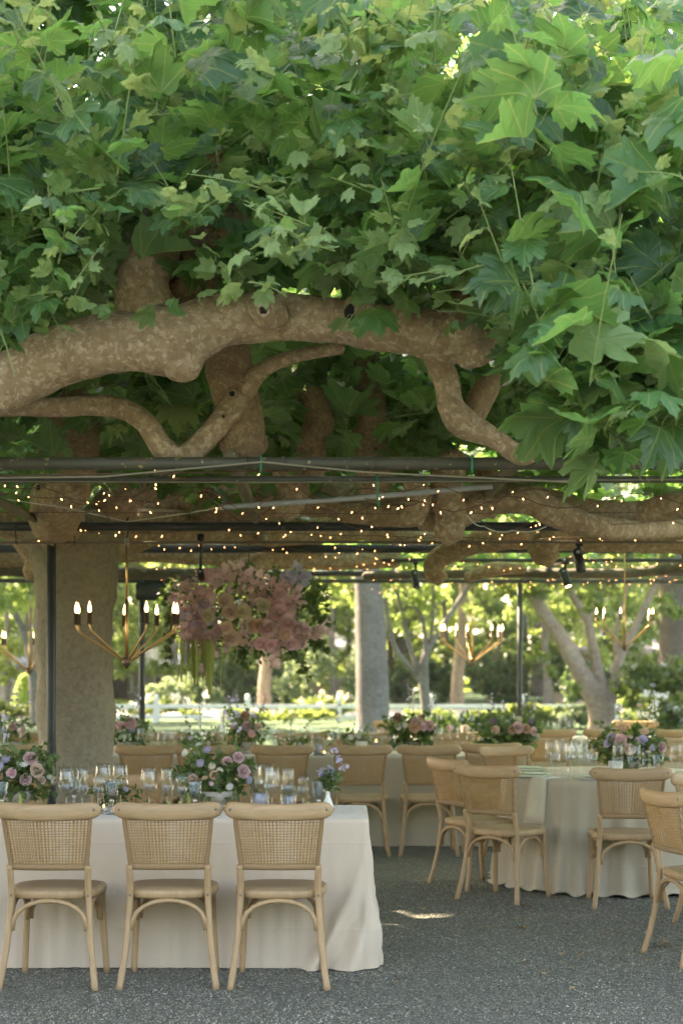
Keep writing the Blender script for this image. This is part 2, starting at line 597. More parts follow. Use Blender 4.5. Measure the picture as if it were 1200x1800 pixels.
PET = {'mauve': petal_mat('mauve_petal', (0.72, 0.50, 0.50)), 'blush': petal_mat('blush_petal', (0.84, 0.65, 0.55)),
       'cream': petal_mat('cream_petal', (0.76, 0.67, 0.50)), 'lilac': petal_mat('lilac_petal', (0.56, 0.50, 0.66)),
       'pink': petal_mat('dusty_pink_petal', (0.90, 0.63, 0.65)), 'plum': petal_mat('plum_petal', (0.28, 0.18, 0.28)),
       'white': petal_mat('white_petal', (0.80, 0.78, 0.70)), 'rust': petal_mat('rust_petal', (0.46, 0.27, 0.20)),
       'peach': petal_mat('peach_petal', (0.72, 0.48, 0.34))}
M['amaranth'] = petal_mat('green_amaranth', (0.46, 0.50, 0.14))

# ------------------------------------------------------------------ setting
k = N('gravel')
v = k.obj()
vc = k.n('TexVoronoi'); vc.inputs['Scale'].default_value = 95; k.l(v, vc.inputs['Vector'])
ve = k.n('TexVoronoi'); ve.inputs['Scale'].default_value = 240; k.l(v, ve.inputs['Vector'])
sv = k.n('SeparateColor'); k.l(vc.outputs['Color'], sv.inputs[0])
col = k.ramp(sv.outputs[0], [(0.0, (0.09, 0.092, 0.07)), (0.45, (0.16, 0.16, 0.122)), (0.75, (0.225, 0.215, 0.16)), (0.93, (0.31, 0.285, 0.21)), (1.0, (0.55, 0.53, 0.48))])
col = k.mix(k.math('MULTIPLY', k.noise(0.9, 4, v), 0.5), col, (0.11, 0.11, 0.095))
k.set(Base_Color=col, Roughness=0.85)
k.bump(k.math('ADD', k.math('SUBTRACT', 1.0, vc.outputs['Distance']), k.math('MULTIPLY', ve.outputs['Distance'], 0.35)), 1.0, 0.012)
M['gravel'] = k.m
k = N('pebble')
rd = k.rand()
col = k.ramp(rd, [(0.0, (0.06, 0.06, 0.043)), (0.4, (0.16, 0.155, 0.112)), (0.7, (0.285, 0.26, 0.185)), (0.9, (0.44, 0.37, 0.25)), (0.97, (0.45, 0.43, 0.38)), (1.0, (0.68, 0.66, 0.60))])
col = k.mix(k.math('MULTIPLY', k.ramp(k.noise(1.3, 5, k.obj((1, 1.6, 1))), [(0.35, 0), (0.68, 1)]), 0.45), col, (0.075, 0.072, 0.052))
k.set(Base_Color=col, Roughness=0.75)
M['pebble'] = k.m
k = N('grass')
v = k.obj()
col = k.mix(k.noise(0.5, 5, v), (0.035, 0.085, 0.025), (0.058, 0.12, 0.035))
col = k.mix(k.math('MULTIPLY', k.noise(60, 3, v), 0.5), col, (0.035, 0.07, 0.018))
k.set(Base_Color=col, Roughness=0.8)
k.bump(k.noise(90, 4, v), 1.0, 0.03)
M['grass'] = k.m


def sheet(name, x0, x1, y0, y1, z, mat):
    b = MB(); b.add([(x0, y0, z), (x1, y0, z), (x1, y1, z), (x0, y1, z)], [(0, 1, 2, 3)])
    o = b.build(name, mat, smooth=False)
    o['kind'] = 'structure'
    return o


tag(sheet('ground', -500, 500, -300, 900, 0.0, M['grass']), 'mown green lawn running back behind the pergola')
tag(sheet('gravel_terrace', -14, 14, -9, 20.5, 0.004, M['gravel']), 'grey gravel terrace under the tables')
tag(sheet('road', -80, 80, 46, 52, 0.004, plain('pale_road', (0.46, 0.43, 0.38), 0.9)), 'pale sunlit road beyond the white fence')

# pebbles on the near gravel
oct_v = np.array([(1, 0, 0), (0.2, 1, 0), (-1, 0.25, 0), (-0.1, -1, 0), (0.1, 0.05, 0.8), (0, 0, -0.5)], float)
oct_f = np.array([(0, 1, 4), (1, 2, 4), (2, 3, 4), (3, 0, 4), (1, 0, 5), (2, 1, 5), (3, 2, 5), (0, 3, 5)])
n = 62000
yy = 6.5 + (rng.random(n) ** 1.25) * 4.9
xx = (rng.random(n) - 0.5) * (1300 / F * yy)
size = rng.uniform(0.003, 0.0068, n) * np.where(rng.random(n) > 0.96, 1.5, 1)
a = rng.random(n) * 6.28
ms = np.zeros((n, 3, 3))
ms[:, 0, 0] = np.cos(a) * size; ms[:, 0, 1] = -np.sin(a) * size * rng.uniform(0.6, 1, n)
ms[:, 1, 0] = np.sin(a) * size; ms[:, 1, 1] = np.cos(a) * size * rng.uniform(0.6, 1, n)
ms[:, 2, 2] = size * rng.uniform(0.6, 1, n)
me = mass('pebbles', (oct_v, oct_f, np.zeros((6, 2))), ms, np.stack([xx, yy, 0.004 + size * 0.3], 1), rng.random(n), M['pebble'], False)
tag(link('pebbles', me), 'loose grey and cream gravel pebbles on the terrace', 'gravel', kind='stuff')

# ------------------------------------------------------------------ plane trees over the pergola
HALF = [(0, 1), (.065, .88), (.14, .86), (.125, .75), (.205, .70), (.225, .61), (.30, .64), (.38, .70), (.50, .73), (.48, .61), (.56, .55), (.50, .46), (.52, .39), (.455, .33), (.55, .28), (.62, .20), (.51, .13), (.49, .03), (.36, .0), (.28, -.09), (.15, -.11), (.04, -.02)]
HALF_LOW = [(0, 1), (.16, .80), (.22, .62), (.48, .72), (.44, .40), (.60, .20), (.33, -.06), (.06, -.05)]


def leaf_template(half, inner, fold, droop, wave, seed, asym=0.0):
    rs = random.Random(seed)
    out = list(half) + [(-x, y) for x, y in half[::-1] if x > 0]
    if inner:
        out = [(x * (1 + rs.uniform(-.06, .06)), y + rs.uniform(-.02, .02)) for x, y in out]
    n = len(out)
    c = (0, 0.34)
    pts = list(out)
    if inner: pts += [(c[0] + (x - c[0]) * 0.52, c[1] + (y - c[1]) * 0.52) for x, y in out]
    pts.append(c)
    V = []
    for x, y in pts:
        r2 = x * x + (y - .3) ** 2
        z = abs(x) * fold - droop * r2 + wave * math.sin(9 * x + seed) * math.sin(7 * y + seed * 2) + asym * x
        V.append((x, y, z))
    T = []
    ci = len(V) - 1
    for i in range(n):
        j = (i + 1) % n
        if inner:
            T += [(j, i, n + i), (j, n + i, n + j), (n + j, n + i, ci)]
        else:
            T.append((j, i, ci))
    V = np.array(V)
    return V, np.array(T), np.stack([V[:, 0] + .5, V[:, 1]], 1)


LT = [leaf_template(HALF, True, .22, .22, .05, 1), leaf_template(HALF, True, -.12, .42, .07, 2, .1), leaf_template(HALF, True, .40, .10, .055, 3), leaf_template(HALF, True, .10, .62, .07, 4, -.1), leaf_template(HALF, True, .68, .36, .06, 5, .15), leaf_template(HALF, True, -.35, .25, .08, 8, -.2), leaf_template(HALF, True, .95, .15, .05, 9, .1), leaf_template(HALF, True, .3, .8, .05, 12, .25)]
LTL = [leaf_template(HALF_LOW, False, .18, .3, .0, 1), leaf_template(HALF_LOW, False, -.1, .5, .0, 2)]
LM = []
for t in LT:
    me = mass('leaf', t, [np.eye(3)], [np.zeros(3)], [0], M['leaf'])
    me.attributes.remove(me.attributes['joined'])
    LM.append(me)


def bark_tube(pts, n=18, sub=11, rough=.10, rs=7, close=True):
    """pts: (px, py, Y, width_px) -> world spline of points and radii."""
    w = [(*P(a, b, Y), wd / 2 / F * Y) for a, b, Y, wd in pts]
    s = spline(w, sub)
    return s[:, :3], np.maximum(s[:, 3], .004)


TREES = {}


def plane_tree(key, base, label, trunk, trunk_mat='bark_trunk'):
    t = empty('plane_tree', base, 0, label, 'tree', 'pollarded plane trees over the pergola')
    s = spline(trunk, 14)
    MB().tube(s[:, :3], s[:, 3], 44, True, rough=.10, rs=4.5).build('trunk', M[trunk_mat], t, off=base)
    TREES[key] = t
    return t


def limb(key, pts, world=False, mat='bark', n=24, rough=.12, bumps=(), name='limb', rs=7, dome=True):
    t = TREES[key]
    if world:
        s = spline(pts, 7); c, r = s[:, :3], s[:, 3]
    else:
        c, r = bark_tube(pts)
    b = MB(); b.tube(c, r, n, True, rough=rough, rs=rs, dome=dome)
    for bx, by, bY, bw in bumps:
        p = P(bx, by, bY)
        b.ball(p, bw / 2 / F * bY, 18, 14, (1.15, 1, 1), .22, 14)
    return b.build(name, M[mat], t, off=t.location)


def knot(key, px, py, Y, w, ring=True):
    """a knot: raised collar (torus) round a dark hole, facing the camera"""
    t = TREES[key]
    p = P(px, py, Y); r = w / 2 / F * Y
    b = MB()
    c = [p + Vector((math.cos(a) * r, 0, math.sin(a) * r)) for a in np.linspace(0, 2 * math.pi, 17)]
    b.tube(c, [r * (.30 + .12 * math.sin(q * 1.7)) for q in range(17)], 8, False, rough=.3, rs=40)
    b.build('knot', M['bark'], t, off=t.location)
    h = MB(); h.ball(p, r * .75, 10, 6, (1, .35, 1))
    h.build('knot_hole', M['hole'], t, off=t.location)


# tree standing off-frame at the front left: the long mottled limb
plane_tree('A', (-3.0, 6.8, 0), 'plane tree whose thick mottled limb crosses the whole front of the pergola, leafy shoots above', [(-3.0, 6.8, -.05, .34), (-3.02, 6.82, .8, .28), (-2.95, 6.8, 1.9, .29), (-2.8, 6.85, 2.5, .33)])
limb('A', [(-560, 800, 6.85, 120), (-300, 770, 6.9, 105), (-60, 705, 6.95, 92), (30, 660, 7, 100), (120, 620, 7, 106), (220, 600, 7, 108), (300, 600, 7, 118), (385, 566, 7.02, 92), (480, 556, 7.05, 84), (560, 562, 7.05, 80), (640, 570, 7.05, 82), (720, 582, 7.05, 80), (800, 596, 7.05, 88), (842, 606, 7.05, 60)], n=44, rough=.14, bumps=[(322, 632, 6.98, 74), (470, 548, 6.92, 62), (632, 540, 6.98, 50), (805, 588, 7.02, 80), (838, 618, 7.0, 52), (824, 632, 7.02, 34), (862, 592, 7.05, 30), (280, 572, 6.95, 70), (700, 565, 7.0, 62), (398, 552, 7.0, 66), (90, 628, 7.0, 84)], rs=5)
limb('A', [(262, 560, 7.1, 110), (250, 500, 7.12, 98), (262, 440, 7.14, 108), (258, 396, 7.15, 92)], rough=.13, mat='bark', name='limb')
limb('A', [(330, 540, 7.3, 90), (345, 470, 7.32, 80), (390, 420, 7.35, 110), (430, 400, 7.35, 80)], mat='bark_rough', rough=.28, rs=16)
limb('A', [(-500, 760, 7.6, 60), (-200, 735, 7.65, 44), (-20, 719, 7.7, 32), (100, 716, 7.7, 34), (195, 714, 7.68, 36), (250, 738, 7.66, 38), (288, 788, 7.66, 42), (318, 806, 7.66, 44), (352, 782, 7.68, 42), (388, 742, 7.7, 42), (420, 700, 7.75, 50)], rough=.10)
limb('A', [(395, 590, 7.75, 66), (402, 640, 7.78, 84), (412, 690, 7.8, 84), (430, 735, 7.8, 62), (426, 772, 7.8, 88), (420, 800, 7.8, 64)], mat='bark_rough', rough=.16, rs=10, n=24)
limb('A', [(425, 690, 7.75, 44), (462, 650, 7.72, 30), (520, 626, 7.7, 24), (600, 612, 7.6, 22)], rough=.08, n=12)
for kx, ky, kY, kw in ((463, 545, 6.79, 20), (408, 692, 7.66, 14), (393, 732, 7.63, 8)):
    knot('A', kx, ky, kY, kw)

h_ = MB(); h_.ball(P(614, 548, 6.88), .03, 10, 6, (.8, .5, 1.2), .4, 30); h_.build('knot_hole', M['hole'], TREES['A'], off=TREES['A'].location)

# trunk in the picture at the left
plane_tree('B', (-1.93, 11.55, 0), 'plane tree with stout straight trunk standing left, behind the slim pergola post', [(-1.93, 11.55, -.05, 0.329), (-1.93, 11.55, .35, 0.292), (-1.92, 11.55, 1.0, 0.278), (-1.94, 11.55, 1.7, 0.284), (-1.93, 11.55, 2.08, 0.288), (-1.93, 11.55, 2.30, 0.318), (-1.95, 11.55, 2.5, 0.371), (-1.95, 11.55, 2.65, 0.318)])
limb('B', [(150, 955, 11.60, 120), (255, 905, 12.10, 84), (340, 880, 12.20, 80), (430, 884, 11.70, 76), (540, 872, 11.80, 70), (660, 886, 11.80, 66), (740, 890, 11.80, 50)], rough=.14)
limb('B', [(100, 950, 11.60, 120), (10, 905, 11.50, 80), (-120, 870, 11.40, 70), (-300, 860, 11.40, 60)], rough=.14)
limb('B', [(95, 960, 11.55, 90), (62, 1000, 11.55, 44), (52, 1012, 11.55, 30)], rough=.1)
limb('B', [(105, 930, 11.50, 100), (95, 880, 10.40, 80), (120, 850, 10.20, 84), (118, 835, 10.20, 70)], rough=.14)
limb('B', [(135, 840, 9.40, 64), (140, 790, 9.40, 76), (128, 740, 9.40, 90), (150, 690, 9.40, 70), (170, 640, 9.40, 60)], mat='bark_rough', rough=.16)
limb('B', [(180, 930, 11.70, 100), (240, 860, 11.40, 60), (420, 840, 12.00, 46), (560, 850, 12.60, 40)], rough=.12)
limb('B', [(180, 945, 11.80, 100), (300, 925, 12.00, 60), (480, 935, 13.00, 50), (640, 930, 13.50, 44), (760, 950, 14.00, 36)], rough=.12)
knot('B', 68, 857, 10.1, 12)
limb('B', [(390, 1010, 13.00, 30), (430, 1002, 13.00, 44), (470, 985, 13.20, 36), (560, 965, 13.60, 30)], rough=.14)

# right-hand tree, trunk off-frame
plane_tree('C', (3.3, 7.9, 0), 'plane tree on the right with kinked branch above the front pipe and big drooping leaves', [(3.3, 7.9, -.05, .33), (3.3, 7.9, 1, .27), (3.25, 7.9, 2, .28), (3.15, 7.85, 2.6, .34)])
limb('C', [(1700, 790, 7.85, 140), (1500, 770, 7.7, 90), (1280, 740, 7.5, 60), (1100, 745, 7.4, 48), (1020, 764, 7.35, 44), (955, 784, 7.35, 36), (915, 800, 7.35, 36), (870, 772, 7.35, 36), (815, 742, 7.35, 56), (792, 712, 7.3, 46), (784, 670, 7.3, 46), (762, 620, 7.25, 46)], rough=.11, bumps=[(908, 797, 7.33, 30)])
limb('C', [(830, 735, 7.4, 44), (850, 690, 7.42, 46), (880, 655, 7.45, 30), (920, 610, 7.5, 22), (975, 594, 7.6, 18)], mat='bark_rough', rough=.1, n=12)
limb('C', [(960, 488, 7.3, 14), (1010, 520, 7.3, 18), (1060, 560, 7.35, 20), (1100, 585, 7.4, 22), (1180, 640, 7.6, 26), (1400, 720, 7.8, 50), (1715, 795, 7.88, 80)], mat='bark_rough', rough=.06, n=10)
limb('C', [(1020, 456, 7.5, 14), (1080, 470, 7.5, 18), (1150, 478, 7.5, 20), (1260, 520, 7.6, 30), (1500, 680, 7.8, 56), (1720, 790, 7.88, 90)], mat='bark_rough', rough=.06, n=10)
limb('C', [(1710, 800, 7.95, 90), (1500, 830, 8.4, 70), (1300, 880, 8.6, 60), (1180, 890, 8.8, 46), (1130, 900, 9, 40)], rough=.1)

# back right
plane_tree('D', (4.3, 12.5, 0), 'plane tree rooted off to the right, its pale knuckled limbs hanging between the middle pipes', [(4.3, 12.5, -.05, .33), (4.3, 12.5, 1, .27), (4.25, 12.5, 2, .28), (4.15, 12.5, 2.6, .34)])
limb('D', [(1500, 900, 12.4, 80), (1280, 918, 11, 42), (1150, 930, 10, 34), (1050, 925, 9.3, 40), (980, 905, 9.2, 52), (930, 880, 9.2, 52), (870, 885, 9.3, 44), (800, 905, 9.3, 50)], rough=.14)
limb('D', [(792, 800, 9.2, 56), (785, 850, 9.2, 60), (792, 900, 9.2, 56), (788, 945, 9.2, 48)], mat='bark', rough=.14, rs=9)
limb('D', [(655, 560, 9.2, 44), (645, 640, 9.2, 46), (648, 700, 9.2, 54), (655, 750, 9.2, 58), (642, 790, 9.2, 66), (660, 830, 9.2, 60), (655, 870, 9.3, 50)], mat='bark_rough', rough=.18)
limb('D', [(1500, 930, 12.4, 80), (1250, 950, 12.2, 50), (1060, 948, 12, 44), (900, 945, 12, 44), (820, 960, 12.2, 40), (765, 985, 12.3, 36), (768, 1018, 12.3, 36)], rough=.14)
limb('D', [(1530, 935, 12.6, 80), (1400, 960, 15.5, 50), (1150, 1003, 16, 20), (1000, 1008, 16.2, 18), (860, 1008, 16.5, 16), (640, 1012, 16.5, 14)], mat='bark_dark', rough=.1, n=10)
limb('D', [(1510, 920, 12.4, 80), (1300, 900, 11.2, 60), (1080, 905, 10.5, 50), (960, 880, 10.5, 44), (860, 870, 10.6, 40), (720, 905, 10.7, 44), (600, 900, 10.8, 36)], rough=.14)
limb('D', [(920, 1000, 14.5, 16), (870, 1000, 14.5, 26), (820, 1015, 14.6, 18)], rough=.1, n=10)
limb('D', [(520, 560, 9.5, 40), (528, 640, 9.5, 40), (532, 690, 9.5, 46), (540, 715, 9.5, 40)], mat='bark_rough', rough=.14)

for pts_, mt_ in (([(728, 845, 9.1, 40), (735, 880, 9.1, 46), (722, 915, 9.1, 40)], 'bark'), ([(760, 870, 9.4, 40), (750, 905, 9.4, 44), (756, 925, 9.4, 34)], 'bark'), ([(545, 690, 9.0, 44), (560, 740, 9.0, 54), (548, 790, 9.0, 48), (556, 830, 9.0, 40)], 'bark_rough'), ([(500, 820, 9.6, 50), (515, 860, 9.6, 56), (505, 900, 9.6, 44)], 'bark'), ([(860, 830, 9.8, 44), (850, 870, 9.8, 50), (862, 900, 9.8, 40)], 'bark_rough'), ([(960, 930, 11.5, 50), (955, 960, 11.5, 54), (962, 985, 11.5, 40)], 'bark')):
    limb('D', pts_, mat=mt_, rough=.22, rs=11)
# canopy over the far end
plane_tree('E', (-4.2, 14.8, 0), 'plane tree rooted beyond the left edge, roofing the far end of the pergola', [(-4.2, 14.8, -.05, .33), (-4.2, 14.8, 1, .27), (-4.15, 14.8, 2, .28), (-4.05, 14.8, 2.6, .34)])
limb('E', [(-200, 950, 14.8, 80), (0, 975, 14.6, 44), (200, 968, 14.4, 40), (400, 975, 14.4, 40), (560, 985, 14.6, 34), (700, 985, 14.8, 26)], rough=.14)
limb('E', [(-200, 960, 15.2, 60), (20, 1000, 16, 26), (200, 1008, 16.5, 22), (420, 1008, 16.8, 18)], mat='bark_dark', rough=.1, n=10)

# ---- shoots and leaves
FLECKS = ((.44, 9.80, .07), (.56, 9.77, .08), (.26, 10.05, .07), (.34, 9.45, .04))
leaves = {k_: [] for k_ in 'ABCDE'}      # (loc, normal, tip, size)
shoots = {k_: MB() for k_ in 'ABCDE'}


def limb_top(px):
    return np.interp(px, [-400, 0, 250, 450, 850, 868, 905, 960, 1100, 1200, 1400], [560, 590, 520, 515, 545, 600, 690, 850, 880, 800, 760])


def ok(p, slack=0):
    px, py = proj(p)
    if p[1] < 7.35:
        lim = limb_top(px) + slack
        if py + 36 * 7 / p[1] > lim: return False
        if 180 < px < 335 and 375 < py < 545 and p[1] < 7.3 and random.random() < .93: return False
        if 335 <= px < 455 and 365 < py < 480 and p[1] < 7.3 and random.random() < .72: return False
        if px > 960 and py < 70 + (px - 960) * .35 and random.random() < .72: return False
    elif p[1] < 9.4:
        if p[1] < 9 and py > 800: return False
        if ((abs(px - 140) < 55 and 640 < py < 800) or (abs(px - 425) < 55 and 590 < py < 800) or (abs(px - 648) < 45 and 690 < py < 800) or (abs(px - 553) < 34 and 700 < py < 800)) and random.random() < .85: return False
    elif p[2] < 2.62:
        return random.random() < .06
    return True


def shoot(key, base, d, ln, n_leaf, smax, out=(0, -1, 0), droop=0.0, slack=0):
    base = Vector(base); d = Vector(d).normalized()
    pts = []
    p = base.copy(); q = d.copy()
    bend = Vector((R(-.15, .15), R(-.15, .15), -droop))
    K = 7
    for i in range(K + 1):
        pts.append(p.copy())
        p = p + q * (ln / K)
        q = (q + bend * (1.0 / K)).normalized()
    kept = 0
    side = R(0, 6.28)
    for j in range(n_leaf):
        u = (j + .35) / n_leaf * K
        i = min(int(u), K - 1); f = u - i
        a = pts[i].lerp(pts[i + 1], min(f, 1))
        side += 2.4 + R(-.5, .5)
        t = (pts[i + 1] - pts[i]).normalized()
        o1 = t.orthogonal().normalized(); o2 = t.cross(o1)
        rad = o1 * math.cos(side) + o2 * math.sin(side)
        frac = j / max(1, n_leaf - 1)
        sz = smax * (1 - .68 * frac ** 1.8) * R(.72, 1.12)
        pet = rad * .8 + t * .5 + Vector((0, 0, .12))
        b = a + pet.normalized() * sz * R(.3, .45)
        tip = rad + Vector(out) * .25 + Vector((0, 0, R(-.6, .6)))
        nrm = Vector((0, 0, 1)) * R(.35, 1.0) + Vector(out) * R(-.45, .75) + Vector((R(-.6, .6), R(-.5, .5), 0))
        if not ok(b + tip.normalized() * sz * .4, slack): continue
        leaves[key].append((b, nrm, tip, sz, R(0.935, .995) if (sz < .115 and random.random() < .7) else R(0, .93)))
        kept += 1
        if b.y < 9:
            mid = a.lerp(b, .5) + Vector((0, 0, .012))
            shoots[key].tube([a, mid, b], [.0018, .0016, .0014], 3, False)
    if kept >= .65 * n_leaf and base.y < 10:
        shoots[key].tube(pts[2:], [.0043 * (1 - .6 * i / K) for i in range(2, K + 1)], 4, False)


# front face of the canopy
for i in range(270):
    x = R(-3.4, 3.1)
    y = 6.0 + 2.4 * random.random()
    key = 'A' if x < .45 + R(-.35, .35) else 'C'
    z0 = R(2.95, 3.75)
    d = (R(-.45, .45), R(-.65, .35), R(.5, 1.0))
    shoot(key, (x, y, z0), d, R(.7, 1.35), random.randint(8, 12), R(.16, .27), droop=R(0, .5))
# upper storey, high shoots
for i in range(250):
    x = R(-3.4, 3.2)
    y = R(6.6, 9.6)
    key = 'A' if x < .45 + R(-.35, .35) else 'C'
    shoot(key, (x, y, R(3.7, 4.4)), (R(-.35, .35), R(-.45, .3), 1), R(.8, 1.3), random.randint(8, 11), R(.16, .27), droop=R(0, .3))
# outward and drooping sprays over the limb
for i in range(70):
    x = R(-2.6, 1.0)
    shoot('A', (x, R(6.6, 7.4), R(3.15, 3.5)), (R(-.7, .7), R(-.9, -.2), R(-.1, .45)), R(.5, .95), random.randint(5, 8), R(.17, .25), droop=R(.3, .9), slack=R(0, 55))
# sprays hanging over the limb at the left
for px, py, Y in ((10, 470, 6.6), (40, 500, 6.5), (215, 470, 6.6), (200, 440, 6.6), (255, 450, 6.5), (-10, 560, 6.4), (300, 470, 6.5), (690, 500, 6.6), (830, 490, 6.6), (860, 500, 6.7)):
    b = P(px, py, Y)
    shoot('A', b, (R(-.5, .5), -.5, -.3), .42, 6, R(.17, .23), droop=.8, slack=95)
# pale young sprigs poking out of the face
for i in range(120):
    px = R(-20, 1220); py = R(20, 620); Y = R(5.8, 6.7)
    if px < 860 and py > 520: py = R(330, 560)
    b = P(px, py, Y)
    shoot('A' if px < 640 else 'C', b, (R(-.8, .8), -.6, R(-.1, .7)), R(.28, .5), random.randint(5, 8), R(.07, .125), droop=R(0, .4), slack=70 if px < 420 else 10)
for i in range(70):
    shoot('A', (R(-3.2, .1), R(6.8, 9.0), R(4.2, 4.9)), (R(-.4, .4), R(-.4, .3), 1), R(.7, 1.1), 10, R(.16, .25), droop=R(0, .3))
# near big leaves at the right
for i in range(34):
    px = R(900, 1260); py = R(150, 700); Y = R(5.5, 6.5)
    b = P(px, py, Y)
    shoot('C', (b.x, b.y, b.z - .2), (R(-.3, .3), R(-.4, .3), R(.3, 1)), R(.5, .95), random.randint(5, 8), R(.22, .30), droop=R(0, .5))
for i in range(34):
    px = R(960, 1260); py = R(540, 760); Y = R(6.0, 7.0)
    b = P(px, py, Y)
    shoot('C', b, (R(-.6, .3), R(-.7, -.1), R(-.3, .3)), R(.45, .75), random.randint(5, 8), R(.23, .31), droop=R(.5, 1.1), slack=25)
# deep canopy: flat roof of foliage over the whole pergola
for i in range(2000):
    x = R(-8.5, 6.5); y = R(8.4, 20.5)
    key = 'B' if (y < 13 and x < .8) else ('E' if x < -.4 else 'D')
    shoot(key, (x, y, R(2.62, 3.5) if i < 1300 else R(3.5, 4.5)), (R(-.8, .8), R(-.8, .8), R(.2, 1)), R(.6, 1.1), random.randint(8, 11), R(.19, .27), out=(R(-.4, .4), R(-.6, .3), 0), droop=R(0, .8))
for i in range(420):
    x = R(-2.9, 2.9); y = R(8.3, 11.5)
    shoot('B' if x < .8 else 'D', (x, y, R(2.75, 3.5)), (R(-.8, .8), R(-.8, .8), R(.0, .8)), R(.5, .9), random.randint(7, 10), R(.17, .25), droop=R(0, .9))
# outer roof left of the frame (casts the terrace's shade)
for i in range(360):
    x = R(-8.5, -2.6); y = R(5.5, 9)
    shoot('A', (x, y, R(2.9, 3.8)), (R(-.8, .8), R(-.8, .8), R(.2, 1)), R(.6, 1.1), 9, R(.20, .28), droop=R(0, .8))

# sun gap that lets the light flecks fall on the gravel beside the front table
for key in leaves:
    keep = []
    for lf in leaves[key]:
        bad = False
        for gx, gy, gr in FLECKS:
            w = Vector((lf[0].x - gx, lf[0].y - gy, lf[0].z))
            if w.cross(SUN).length < gr + lf[3] * .4: bad = True; break
        if not bad: keep.append(lf)
    leaves[key] = keep

for key, L in leaves.items():
    t = TREES[key]
    base = np.array(t.location)
    loc = np.array([tuple(l[0]) for l in L]); nr = np.array([tuple(l[1]) for l in L]); tp = np.array([tuple(l[2]) for l in L])
    sz = np.array([l[3] for l in L]); rd = np.array([l[4] for l in L])
    mats = frames(nr, tp, sz)
    cen = loc + mats[:, :, 1] * .4
    px = CX + cen[:, 0] / cen[:, 1] * F; py = CY - (cen[:, 2] - CAMH) / cen[:, 1] * F
    spx = sz / cen[:, 1] * F
    infr = (px > 5) & (px < 1195) & (py > 5) & (py < 1100)
    cover = np.full(len(L), 99)
    idx = np.where(infr)[0]
    for i in idx:
        near = (np.abs(px - px[i]) < spx * .42) & (np.abs(py - py[i]) < spx * .42) & (cen[:, 1] < cen[i, 1] - .02)
        cover[i] = near.sum()
    face = np.abs(np.sum(mats[:, :, 2] / sz[:, None] * (cen - np.array([0, 0, CAMH])) / np.linalg.norm(cen - np.array([0, 0, CAMH]), axis=1)[:, None], axis=1))
    infr &= sz > .115
    score = np.where(infr, spx * np.sqrt(face + .05) * np.exp(-.45 * cover), -1)
    pick = np.argsort(-score)[:300]
    pick = [i for i in pick if score[i] > (3 if key in 'AC' else 6)]
    if key not in 'ABC': pick = pick[:200]
    pk = set(pick)
    for i in pick:
        o = bpy.data.objects.new('leaf', LM[i % len(LM)])
        COL.objects.link(o)
        o.parent = t
        m4 = Matrix(mats[i].tolist()).to_4x4()
        m4.translation = Vector(loc[i] - base)
        o.matrix_basis = m4
    rest = np.array([i for i in range(len(L)) if i not in pk])
    front = rest[loc[rest, 1] < 9.2]; far = rest[loc[rest, 1] >= 9.2]
    for sub, tl in ((front, LT), (far, LTL)):
        for q, tm in enumerate(tl):
            s_ = sub[q::len(tl)]
            if len(s_) == 0: continue
            me = mass('foliage', tm, mats[s_], loc[s_] - base, rd[s_], M['leaf'])
            link('foliage', me, t, kind='stuff')
    if shoots[key].v:
        shoots[key].build('shoots', M['stem'], t, off=t.location, kind='stuff')

# old brown leaves caught on the knuckles
for (px, py, Y, key) in [(165, 315, 7.2, 'A'), (200, 320, 7.2, 'A'), (240, 262, 7.2, 'A'), (390, 395, 7.25, 'A'), (420, 440, 7.2, 'A'), (385, 285, 7.3, 'A'), (350, 380, 7.2, 'A'), (780, 385, 7.4, 'C'), (1030, 420, 7.3, 'C'), (690, 465, 7.2, 'A'), (805, 500, 7.2, 'A'), (1045, 410, 7.3, 'C')]:
    t = TREES[key]
    for j in range(3):
        p = P(px + R(-14, 14), py + R(-14, 14), Y - R(0, .2))
        me = LM[random.randrange(4)]
        o = link('dry_leaf', me.copy(), t, p - t.location, (R(0, 6), R(0, 6), R(0, 6)), R(.06, .11))
        o.data.materials[0] = M['dry']

# ------------------------------------------------------------------ pergola
pg = empty('pergola', (0, 7.5, 0), 0, 'long iron pipe pergola carrying the plane trees over the tables', 'pergola')
HP = 2.5


def pipe(a, b, r, mat='pipe', name='pipe', n=12):
    return MB().tube([a, Vector(a).lerp(Vector(b), .5), b], r, n).build(name, M[mat], pg, off=pg.location)


pipe((-6, 7.5, HP), (6, 7.5, HP), .030)
for px in (432, 498, 655):
    p = P(px, 815, 7.5)
    pipe((p.x - .012, 7.5, HP), (p.x + .012, 7.5, HP), .034, 'pipe', 'pipe_clamp')
pipe((-6, 7.88, HP - .035), (6, 7.88, HP - .03), .017)
pipe((-6, 11.0, HP), (6, 11.0, HP), .032, 'pipe_dark')
pipe((-6, 11.0, HP - .115), (6, 11.0, HP - .105), .009, 'pipe_brown', 'hanging_rod')
pipe((-6, 13.2, HP), (6, 13.2, HP), .035, 'pipe_dark')
pipe((-6, 14.7, HP), (6, 14.7, HP), .018, 'pipe_dark')
pipe((-6, 16.9, HP), (6, 16.9, HP), .032, 'pipe_dark')
pipe((-6, 18.4, HP), (6, 18.4, HP - .01), .026, 'pipe_dark')
for x in (-2.04, 2.1):
    pipe((x, 7.5, HP + .02), (x, 18.4, HP + .02), .028, 'pipe_moss' if x < 0 else 'pipe_dark')
pipe((-.53, 7.6, HP + .05), (-.72, 18.3, HP + .05), .036, 'pipe_moss')
pipe((.86, 7.6, HP + .05), (.83, 14, HP + .05), .036, 'pipe_moss')
